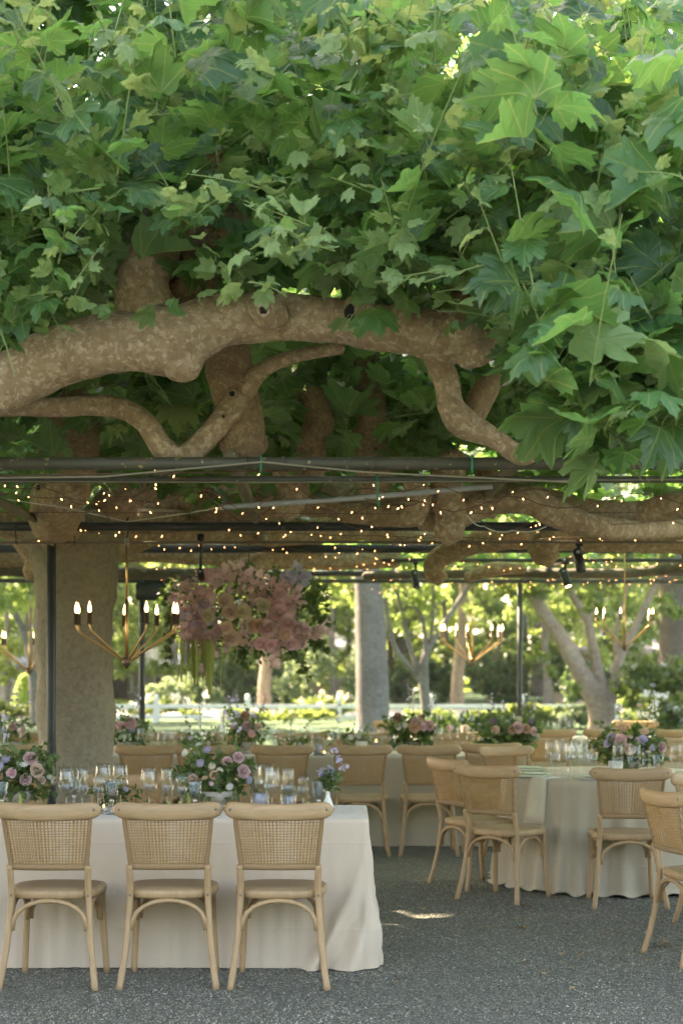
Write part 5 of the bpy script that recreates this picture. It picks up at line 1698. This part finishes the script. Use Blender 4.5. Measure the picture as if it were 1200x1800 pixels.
# napkin draped over the edge
nv, nf_ = [], []
a0 = math.radians(222)
dirv = Vector((math.cos(a0), math.sin(a0), 0)); side = Vector((-dirv.y, dirv.x, 0))
prof = [(.60, .776), (.70, .777), (.765, .777), (.788, .765), (.797, .73), (.812, .64), (.826, .54), (.835, .47)]
for i, (r_, z) in enumerate(prof):
    for j in range(6):
        u = (j / 5 - .5)
        w = .13 + .05 * max(0, (i - 3) / 4)
        nv.append(Vector((RT[0], RT[1], z)) + dirv * (r_ + .006 * math.sin(j * 1.9 + i * .4)) + side * (u * w))
for i in range(len(prof) - 1):
    for j in range(5):
        a = i * 6 + j
        nf_.append((a, a + 1, a + 7, a + 6))
b = MB(); b.add(nv, nf_)
no = b.build('napkin', M['napkin'])
tag(no, 'cream napkin draped over the edge of the round table', 'napkin')
sm = no.modifiers.new('thick', 'SOLIDIFY'); sm.thickness = .006; sm.offset = 1

# fallen leaves on the gravel
for px, py, s, mat, lab in ((925, 1635, .055, 'dry_tan', 'tan dry leaf on the gravel before the square-on chair, largest of its kind'), (930, 1598, .085, 'dry_brown', 'long dark curled leaf on the gravel near the round tablecloth hem'), (910, 1618, .03, 'dry', None), (1067, 1636, .035, 'dry_tan', None), (985, 1680, .03, 'dry_tan', None), (1018, 1682, .025, 'dry', None), (852, 1663, .03, 'dry_brown', None), (855, 1635, .03, 'dry', None), (1003, 1706, .03, 'dry_tan', None), (1155, 1665, .09, 'dry_brown', 'dark brown leaf under the nearest chair at the right edge'), (955, 1714, .025, 'dry_tan', None), (982, 1682, .025, 'dry_tan', None), (1007, 1740, .03, 'dry_tan', None), (423, 1742, .02, 'dry_tan', None), (1066, 1663, .03, 'dry_brown', None), (745, 1600, .03, 'dry_tan', None)) + tuple((R(680, 1190), R(1620, 1790), R(.012, .026), random.choice(('dry', 'dry_tan', 'dry_brown')), None) for _ in range(16)) + tuple((R(20, 640), R(1735, 1795), R(.010, .018), random.choice(('dry_tan', 'dry_brown')), None) for _ in range(6)):
    Y = CAMH * F / (py - CY)
    me = LM[random.randrange(4)].copy(); me.materials[0] = M[mat]
    p = P(px, py, Y)
    tag(link('fallen_leaf', me, None, (p.x, Y, .018), (R(-.3, .3), R(-.3, .3), R(0, 6)), s), lab or 'small dry leaf scrap lying loose on the open gravel', 'leaf', 'fallen leaves on the gravel')

# ------------------------------------------------------------------ garden beyond
# white fence
fn = empty('fence', (0, 40.5, 0), 0, 'low white two-rail fence along the far side of the lawn', 'fence')
wp = plain('white_paint', (0.78, 0.77, 0.74), 0.5)
pm = MB().box((0, 0, .29), (.13, .13, .58), .01)
pm.box((0, 0, .60), (.17, .17, .03), .005); pm.ball((0, 0, .665), .065, 10, 6)
pme = pm.mesh('fence_post', wp, False)
rails = MB().box((0, 0, 0), (2.18, .05, .10), .008).mesh('fence_rail', wp, False)
for i in range(-8, 12):
    x = -.06 + i * 2.32
    if x > 8: continue
    link('fence_post', pme, fn, (x, 0, 0))
    for z in (.42, .15):
        link('fence_rail', rails, fn, (x + 1.16, 0, z))


def crown(clumps, name, mat, parent, base, size, n_tot, up=.5):
    pts = []
    wsum = sum(c[3] * c[4] * c[5] for c in clumps)
    for (cx_, cy_, cz, rx, ry, rz_) in clumps:
        m = max(20, int(n_tot * rx * ry * rz_ / wsum))
        nsub = max(3, m // 40)
        sub = blob(nsub, (cx_, cy_, cz), (rx, ry, rz_))
        pick = rng.integers(0, nsub, m)
        pts.append(sub[pick] + rng.normal(size=(m, 3)) * np.array([rx, ry, rz_]) * .13)
    pts = np.vstack(pts)
    pts[:, 2] = np.maximum(pts[:, 2], .04)
    for gx, gy, gr in FLECKS:
        d = np.linalg.norm(np.cross(pts - np.array([gx, gy, 0]), np.array(SUN)), axis=1)
        pts = pts[d > gr + size * .6]
    n_ = len(pts)
    nr = rnd_unit(n_) + np.array([0, 0, up]); tp = rnd_unit(n_) + np.array([0, 0, -.4])
    me = mass(name, DIA, frames(nr, tp, size * rng.uniform(.7, 1.3, n_)), pts - np.array(base), rng.random(n_), mat)
    return link(name, me, parent, kind='stuff')


def gtree(name, base, stems, clumps, n_, size, leafm, barkm, label, group=None, cat='tree'):
    t = empty(name, base, 0, label, cat, group)
    for i, s in enumerate(stems):
        q = spline(s, 6)
        MB().tube(q[:, :3], np.maximum(q[:, 3], .01), 12, True, rough=.08, rs=3).build('trunk' if i == 0 else 'limb', M[barkm], t, off=base)
    crown(clumps, 'crown', M[leafm], t, base, size, n_)
    return t


def S(lst, Y):                                   # (px, py, width px[, dY]) at distance Y
    out = []
    for q in lst:
        y = Y + (q[3] if len(q) > 3 else 0)
        p = P(q[0], q[1], y)
        out.append((p.x, p.y, p.z, q[2] / 2 / F * y))
    return out


def hi(c, r, z0, z1, n_, flat=.8):
    """clumps for a wide crown above z0"""
    out = []
    for i in range(n_):
        a = R(0, 6.28); q = r * math.sqrt(R(0, 1)); z = R(z0, z1)
        s = R(.16, .3) * r
        out.append((c[0] + q * math.cos(a), c[1] + q * math.sin(a), z, s, s, s * flat))
    return out


GT = 'garden trees beyond the lawn'
b = P(655, 1286, 35.5)
gtree('garden_tree', (b.x, b.y, 0), [S([(655, 1290, 66), (655, 1270, 60), (653, 1180, 56), (650, 1080, 52), (646, 1020, 46), (640, 850, 40), (630, 600, 30)], 35.5)], hi((b.x, 35.5), 6, 6.5, 15, 50), 15000, .3, 'leaf_far', 'bark_grey', 'thick pale grey tree trunk standing at the back of the lawn', GT)
b = P(745, 1276, 38.5)
gtree('garden_tree', (b.x, b.y, 0), [S([(750, 1278, 18), (747, 1230, 17), (744, 1195, 18), (748, 1150, 13), (770, 1110, 10, .5), (810, 1050, 8, 1), (850, 990, 5, 1)], 38.5), S([(744, 1200, 15), (725, 1178, 12), (700, 1150, 10, -.5), (686, 1110, 8, -.6), (676, 1050, 6, -.6)], 38.5), S([(744, 1195, 12), (728, 1160, 9), (716, 1120, 8), (702, 1060, 7), (690, 1000, 5)], 38.5), S([(748, 1150, 10), (746, 1110, 8), (738, 1080, 6), (706, 1040, 5)], 38.5), S([(756, 1130, 8), (760, 1090, 6), (762, 1030, 5)], 38.5)],
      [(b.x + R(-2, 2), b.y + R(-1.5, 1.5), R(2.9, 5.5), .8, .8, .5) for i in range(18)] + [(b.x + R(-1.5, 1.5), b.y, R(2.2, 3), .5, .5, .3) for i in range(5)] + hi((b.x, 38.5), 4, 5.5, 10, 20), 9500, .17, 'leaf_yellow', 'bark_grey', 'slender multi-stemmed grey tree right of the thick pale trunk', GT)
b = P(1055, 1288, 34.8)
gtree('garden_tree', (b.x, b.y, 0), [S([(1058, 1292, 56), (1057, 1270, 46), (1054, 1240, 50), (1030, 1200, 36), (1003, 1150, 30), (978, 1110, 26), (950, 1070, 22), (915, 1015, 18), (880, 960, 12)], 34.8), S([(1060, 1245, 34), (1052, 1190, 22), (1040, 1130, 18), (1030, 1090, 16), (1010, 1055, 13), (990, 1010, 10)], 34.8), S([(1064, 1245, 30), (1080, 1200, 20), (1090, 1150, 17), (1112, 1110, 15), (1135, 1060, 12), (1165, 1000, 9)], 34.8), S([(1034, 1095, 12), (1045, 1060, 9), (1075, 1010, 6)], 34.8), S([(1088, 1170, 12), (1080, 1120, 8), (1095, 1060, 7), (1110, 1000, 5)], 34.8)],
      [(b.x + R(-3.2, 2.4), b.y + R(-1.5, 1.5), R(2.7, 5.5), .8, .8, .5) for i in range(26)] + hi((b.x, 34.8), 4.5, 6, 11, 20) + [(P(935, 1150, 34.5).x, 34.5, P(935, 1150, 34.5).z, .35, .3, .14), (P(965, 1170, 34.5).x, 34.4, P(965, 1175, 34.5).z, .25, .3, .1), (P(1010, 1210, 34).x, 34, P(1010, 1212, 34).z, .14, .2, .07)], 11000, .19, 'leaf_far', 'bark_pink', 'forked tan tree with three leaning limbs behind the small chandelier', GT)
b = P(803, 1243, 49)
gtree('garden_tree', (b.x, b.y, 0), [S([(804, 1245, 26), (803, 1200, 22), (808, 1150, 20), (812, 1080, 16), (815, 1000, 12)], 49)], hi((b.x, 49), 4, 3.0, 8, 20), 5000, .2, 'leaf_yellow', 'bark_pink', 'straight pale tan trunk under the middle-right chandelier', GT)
b = P(465, 1245, 49)
gtree('garden_tree', (b.x, b.y, 0), [S([(464, 1248, 26), (465, 1200, 22), (470, 1150, 20), (472, 1090, 16), (475, 1000, 12)], 49)], hi((b.x, 49), 4, 3.4, 9, 20), 5000, .2, 'leaf_far', 'bark_pink', 'straight tan trunk beneath the hanging flowers', GT)
b = P(708, 1236, 60)
gtree('garden_tree', (b.x, b.y, 0), [S([(708, 1240, 26), (706, 1190, 22), (704, 1120, 20), (700, 1000, 16)], 60), S([(694, 1240, 12), (688, 1190, 10), (684, 1120, 8)], 60)], hi((b.x, 60), 6, 4, 12, 22), 5000, .26, 'leaf_far', 'bark_dark', 'dark broad trunk in the shade behind the slender tree', GT)
b = P(865, 1238, 58)
gtree('garden_tree', (b.x, b.y, 0), [S([(866, 1240, 16), (860, 1210, 14), (850, 1185, 12), (840, 1150, 8)], 58), S([(870, 1240, 14), (872, 1200, 12), (868, 1170, 9), (880, 1120, 7)], 58)], hi((b.x, 58), 4.5, 3, 8, 18), 4200, .26, 'leaf_far', 'bark_pink', 'twin-trunked tan tree behind the fence right of the chandelier', GT)
b = P(55, 1270, 39)
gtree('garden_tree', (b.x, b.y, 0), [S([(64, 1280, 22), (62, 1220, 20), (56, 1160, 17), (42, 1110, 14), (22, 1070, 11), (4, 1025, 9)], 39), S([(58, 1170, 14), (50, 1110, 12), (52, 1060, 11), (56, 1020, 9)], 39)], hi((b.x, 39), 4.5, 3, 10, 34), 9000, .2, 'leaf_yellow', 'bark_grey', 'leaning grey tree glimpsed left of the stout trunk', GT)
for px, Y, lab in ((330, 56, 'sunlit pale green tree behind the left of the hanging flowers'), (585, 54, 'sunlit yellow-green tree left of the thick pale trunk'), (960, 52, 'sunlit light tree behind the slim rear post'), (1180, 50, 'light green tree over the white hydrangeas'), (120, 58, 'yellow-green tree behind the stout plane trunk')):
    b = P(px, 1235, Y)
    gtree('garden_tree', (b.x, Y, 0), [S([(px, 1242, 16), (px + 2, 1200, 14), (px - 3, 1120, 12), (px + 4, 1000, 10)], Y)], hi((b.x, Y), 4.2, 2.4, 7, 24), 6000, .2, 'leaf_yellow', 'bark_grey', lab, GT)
# tall trees that close the sky above the canopy
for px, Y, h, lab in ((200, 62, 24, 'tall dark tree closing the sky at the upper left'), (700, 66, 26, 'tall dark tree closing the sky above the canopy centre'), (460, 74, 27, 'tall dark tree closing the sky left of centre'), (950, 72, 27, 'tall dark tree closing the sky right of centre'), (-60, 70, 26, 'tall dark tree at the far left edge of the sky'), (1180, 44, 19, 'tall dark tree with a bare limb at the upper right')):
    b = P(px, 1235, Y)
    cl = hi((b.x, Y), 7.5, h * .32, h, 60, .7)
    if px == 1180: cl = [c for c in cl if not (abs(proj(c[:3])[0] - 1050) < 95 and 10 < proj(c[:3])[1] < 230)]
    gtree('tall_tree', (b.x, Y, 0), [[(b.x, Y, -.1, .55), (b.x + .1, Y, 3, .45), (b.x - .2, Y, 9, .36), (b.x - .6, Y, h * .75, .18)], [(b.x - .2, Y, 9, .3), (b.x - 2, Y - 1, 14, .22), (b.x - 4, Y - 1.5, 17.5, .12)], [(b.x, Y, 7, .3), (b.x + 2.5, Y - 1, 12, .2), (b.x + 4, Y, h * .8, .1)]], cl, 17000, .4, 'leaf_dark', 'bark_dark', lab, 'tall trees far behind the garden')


# big shade trees standing left of the terrace, outside the picture
for x, Y, r, h, lab in ((-8.2, 12.2, 3.9, 17, 'dense shade tree standing close to the left of the pergola'), (-9.6, 17.5, 4.8, 18, 'broad shade tree standing left of the pergola'), (-14.5, 13, 5, 18, 'tall shade tree farther left of the terrace'), (-14, 22, 5, 19, 'tall shade tree at the left rear of the terrace'), (-13, 33, 5.2, 19, 'tall shade tree left of the lawn'), (-15, 43, 5.5, 20, 'tall shade tree at the far left corner of the lawn')):
    gtree('shade_tree', (x, Y, 0), [[(x, Y, -.1, .4), (x, Y, 3, .3), (x + .2, Y, 8, .22), (x, Y, h * .8, .1)]], hi((x, Y), r, 5, h, 95, .8), 20000, .36, 'leaf_far', 'bark_grey', lab, 'shade trees left of the terrace')


def shrub(name, px, Y, w, h, n_, size, leafm, label, group=None, bloom=None, nb=0, bs=.06, z0=0.0):
    x = (px - CX) / F * Y
    t = empty(name, (x, Y, 0), 0, label, 'shrub' if name != 'hedge' else 'hedge', group)
    cl = []
    m = max(4, int(w * 3))
    for i in range(m):
        cl.append((x + R(-.5, .5) * w * .85, Y + R(-.35, .35) * min(w, 1.6), h * R(.3, .72), w / m * 1.1 + .15, .3, h * .30))
    crown(cl, 'foliage', M[leafm], t, (x, Y, 0), size, n_, .3)
    st = MB()
    for i in range(4):
        a = Vector((R(-.3, .3) * w, R(-.2, .2), 0)); st.tube([a, a * 1.1 + Vector((0, 0, h * .3)), a * 1.2 + Vector((R(-.1, .1), 0, h * .6))], .012, 5)
    st.build('stems', M['bark_dark'], t, kind='stuff')
    if bloom:
        for i in range(nb):
            p = (R(-.5, .5) * w, -R(.1, .55) * min(w, 1.2) * .6, h * R(.25, 1.0))
            pts = blob(26, p, (bs, bs, bs * .8))
            scatter('bloom', PETL, pts, bs * .55, PET[bloom], t, .6)
    return t


shrub('hedge', 475, 39.6, 2.6, .36, 3000, .09, 'leaf_far', 'low clipped hedge before the white fence, left of centre', 'low hedges by the fence')
shrub('hedge', 815, 39.6, 3.2, .42, 3400, .09, 'leaf_far', 'low clipped hedge before the fence under the middle-right chandelier', 'low hedges by the fence')
shrub('hedge', 415, 39.2, .9, .42, 700, .07, 'leaf_yellow', 'pale white-flowering clump at the hedge end on the left', 'low hedges by the fence', 'white', 16, .11)
shrub('hedge', 230, 41.6, 4.2, .7, 2000, .10, 'leaf_far', 'sunlit flowering border behind the fence at the left', 'borders behind the fence', 'white', 24, .12)
shrub('hedge', 590, 42.4, 3.0, .75, 2000, .10, 'leaf_far', 'sunlit flowering border behind the fence near the thick trunk', 'borders behind the fence', 'cream', 14, .10)
shrub('hedge', 25, 40, 1.9, .62, 2200, .10, 'leaf_far', 'green border left of the stout trunk beyond the lawn', 'low hedges by the fence')
GS = 'shrubs around the far lawn'
shrub('shrub', 330, 45.5, 2.6, 1.5, 3200, .13, 'leaf_blue', 'grey-green loose shrub behind the fence at the left', GS)
shrub('shrub', 430, 53.6, 3.6, 2.0, 4200, .15, 'leaf_dark', 'dark rounded shrub behind the fence below the hanging flowers', GS)
shrub('shrub', 565, 44.8, 3.0, 2.2, 5000, .13, 'leaf_blue', 'pale feathery shrub left of the thick pale trunk', GS)
shrub('shrub', 720, 55, 3.4, 2.0, 4200, .16, 'leaf_dark', 'dark green shrub between the slender tree and tan trunk', GS)
shrub('shrub', 900, 53, 4.0, 2.0, 4200, .16, 'leaf_dark', 'dark shrub behind the slim rear post', GS)
shrub('shrub', 915, 39, 1.6, .6, 1600, .12, 'leaf_far', 'fresh green clump before the fence left of the slim post', GS)
shrub('shrub', 958, 37.4, 1.8, .7, 2200, .12, 'leaf_far', 'green clump right of the slim rear post', GS)
shrub('shrub', 1018, 36.4, 1.0, .55, 900, .14, 'leaf_blue', 'low blue-green hosta clump at the foot of the forked tree', GS)
GH = 'white hydrangeas at the right of the lawn'
shrub('hydrangea', 1180, 31, 1.6, 1.0, 3000, .11, 'leaf_far', 'hydrangea with large white mopheads, nearest at the right edge', GH, 'white', 22, .085)
shrub('hydrangea', 1185, 34, 1.9, 1.75, 4200, .12, 'leaf_far', 'tall hydrangea with scattered white heads behind the nearest one', GH, 'white', 12, .07)
shrub('hydrangea', 1130, 38, 1.4, 1.35, 2600, .12, 'leaf_yellow', 'sunlit hydrangea just right of the forked tree', GH, 'white', 6, .07)
shrub('shrub', 1075, 44, 2.5, 1.6, 3000, .14, 'leaf_dark', 'dark shrub behind the forked tree', GS)
# clipped cone
tp_ = P(45, 1250, 44)
t = empty('topiary', (tp_.x, 44, 0), 0, 'pale yellow-green clipped cone left of the stout trunk', 'topiary')
b = MB(); b.lathe([(.0, 0), (.36, .02), (.38, .25), (.26, .75), (.14, 1.1), (.0, 1.25)], 16); b.build('core', M['leaf_yellow'], t)
zz = rng.random(1600) * 1.22; aa = rng.random(1600) * 6.28; rr = np.interp(zz, [0, .25, .75, 1.1, 1.25], [.38, .40, .28, .15, .02])
scatter('foliage', DIA, np.stack([rr * np.cos(aa), rr * np.sin(aa), zz], 1), .07, M['leaf_yellow'], t)

for px, Y, w, lab in ((300, 55, 5, 'sunlit low-branched yellow-green tree at the left behind the fence'), (420, 60, 6, 'sunlit low-branched tree behind the hanging flowers'), (610, 60, 5, 'sunlit low-branched tree just left of the grey trunk'), (780, 64, 6, 'sunlit low-branched tree between tan trunk and slender tree'), (920, 62, 5, 'sunlit low-branched tree behind the rear post'), (1060, 55, 5, 'sunlit low-branched tree behind the forked tree'), (10, 54, 5, 'sunlit low-branched tree left of the stout trunk')):
    x = (px - CX) / F * Y
    gtree('garden_tree', (x, Y, 0), [[(x, Y, -.1, .14), (x + .1, Y, 1.5, .12), (x, Y, 4, .08)]], [(x + R(-.5, .5) * w, Y + R(-1.5, 1.5), R(.9, 5.0), R(.5, .9), .6, R(.3, .5)) for i in range(30)], 7000, .18, 'leaf_yellow', 'bark_grey', lab, GT)

# far woodland
pts = []
n_ = 26000
xx = rng.uniform(-42, 42, n_); yy = rng.uniform(72, 92, n_); zz = rng.random(n_) ** 1.1 * (13 + 5 * np.sin(xx * .35) + 3 * np.sin(xx * .9 + 1))
pts = np.stack([xx, yy, zz], 1)
nr = rnd_unit(n_) + np.array([0, -.3, .4]); tp = rnd_unit(n_)
me = mass('woodland', DIA, frames(nr, tp, rng.uniform(.5, 1.1, n_)), pts, rng.random(n_), M['leaf_far'])
tag(link('woodland', me), 'distant wood closing the garden behind the road', 'woodland', kind='stuff')

# unseen wood added behind the camera to cut low sky light under the canopy
n_ = 9000
xx = rng.uniform(-45, 45, n_); yy = rng.uniform(-34, -26, n_); zz = rng.random(n_) * (7 + 2 * np.sin(xx * .4))
me = mass('woodland', DIA, frames(rnd_unit(n_) + np.array([0, .4, .4]), rnd_unit(n_), rng.uniform(.8, 1.4, n_)), np.stack([xx, yy, zz], 1), rng.random(n_), M['leaf_far'])
tag(link('woodland', me), 'unseen wood added behind the camera to block the low sky', 'woodland', kind='stuff')

# thin sunlit air that pales the far garden
hz = bpy.data.materials.new('haze'); hz.use_nodes = True
for nd in list(hz.node_tree.nodes):
    if nd.type != 'OUTPUT_MATERIAL': hz.node_tree.nodes.remove(nd)
pv = hz.node_tree.nodes.new('ShaderNodeVolumePrincipled')
pv.inputs['Color'].default_value = (0.97, 0.98, 0.95, 1)
pv.inputs['Density'].default_value = 0.00025
pv.inputs['Anisotropy'].default_value = 0.25
hz.node_tree.links.new(pv.outputs[0], hz.node_tree.nodes['Material Output'].inputs['Volume'])
tag(MB().box((0, 300, 20), (1100, 1300, 42)).build('haze', hz, None, False), 'thin sunlit haze over the garden', None, None, 'stuff')

# houses glimpsed between the trees
hw, hr, hd = plain('house_wall', (0.34, 0.29, 0.25), 0.8), plain('slate_roof', (0.15, 0.17, 0.21), 0.7), plain('dark_window', (0.02, 0.025, 0.03), 0.15)
hp_ = plain('pink_wall', (0.56, 0.43, 0.36), 0.85)


def house(px, Y, w, h, roof_h, wall, roof, label, nwin=4):
    x = (px - CX) / F * Y
    t = empty('house', (x, Y, 0), 0, label, 'house', 'houses glimpsed through the garden')
    MB().box((0, 3, h / 2), (w, 6, h)).build('wall', wall, t, False)
    b = MB(); e = .5
    b.add([(-w / 2 - e, -e, h + .003), (w / 2 + e, -e, h + .003), (w / 2 + e, 6 + e, h + .003), (-w / 2 - e, 6 + e, h + .003), (-w / 2 + 1, 3, h + roof_h), (w / 2 - 1, 3, h + roof_h), (-w / 2 - e, -e, h - .15), (w / 2 + e, -e, h - .15), (w / 2 + e, 6 + e, h - .15), (-w / 2 - e, 6 + e, h - .15)],
          [(0, 1, 5, 4), (1, 2, 5), (2, 3, 4, 5), (3, 0, 4), (6, 7, 1, 0), (7, 8, 2, 1), (8, 9, 3, 2), (9, 6, 0, 3), (6, 9, 8, 7)])
    b.build('roof', roof, t, False)
    for i in range(nwin):
        xw = -w / 2 + w * (i + .5) / nwin
        f = MB().box((xw, -.03, h * .5), (w / nwin * .5, .08, h * .5), .01).build('window', wp, t, False)
        MB().box((xw, -.075, h * .5), (w / nwin * .42, .02, h * .42)).build('pane', hd, f, False)


house(15, 60, 7, 1.5, 1.5, hw, hr, 'low dark house with slate roof far left behind the lawn')
house(290, 62, 5, 1.35, .9, hw, hd, 'low house with deep dark eave seen under the left of the flowers', 3)
house(1165, 58, 7, 2.0, 1.6, hp_, plain('pink_roof', (0.46, 0.34, 0.29), .85), 'pale pink house behind the forked tree at the right', 4)
house(545, 78, 9, 2.2, 1.8, hp_, hr, 'pale house far behind the centre of the garden', 4)
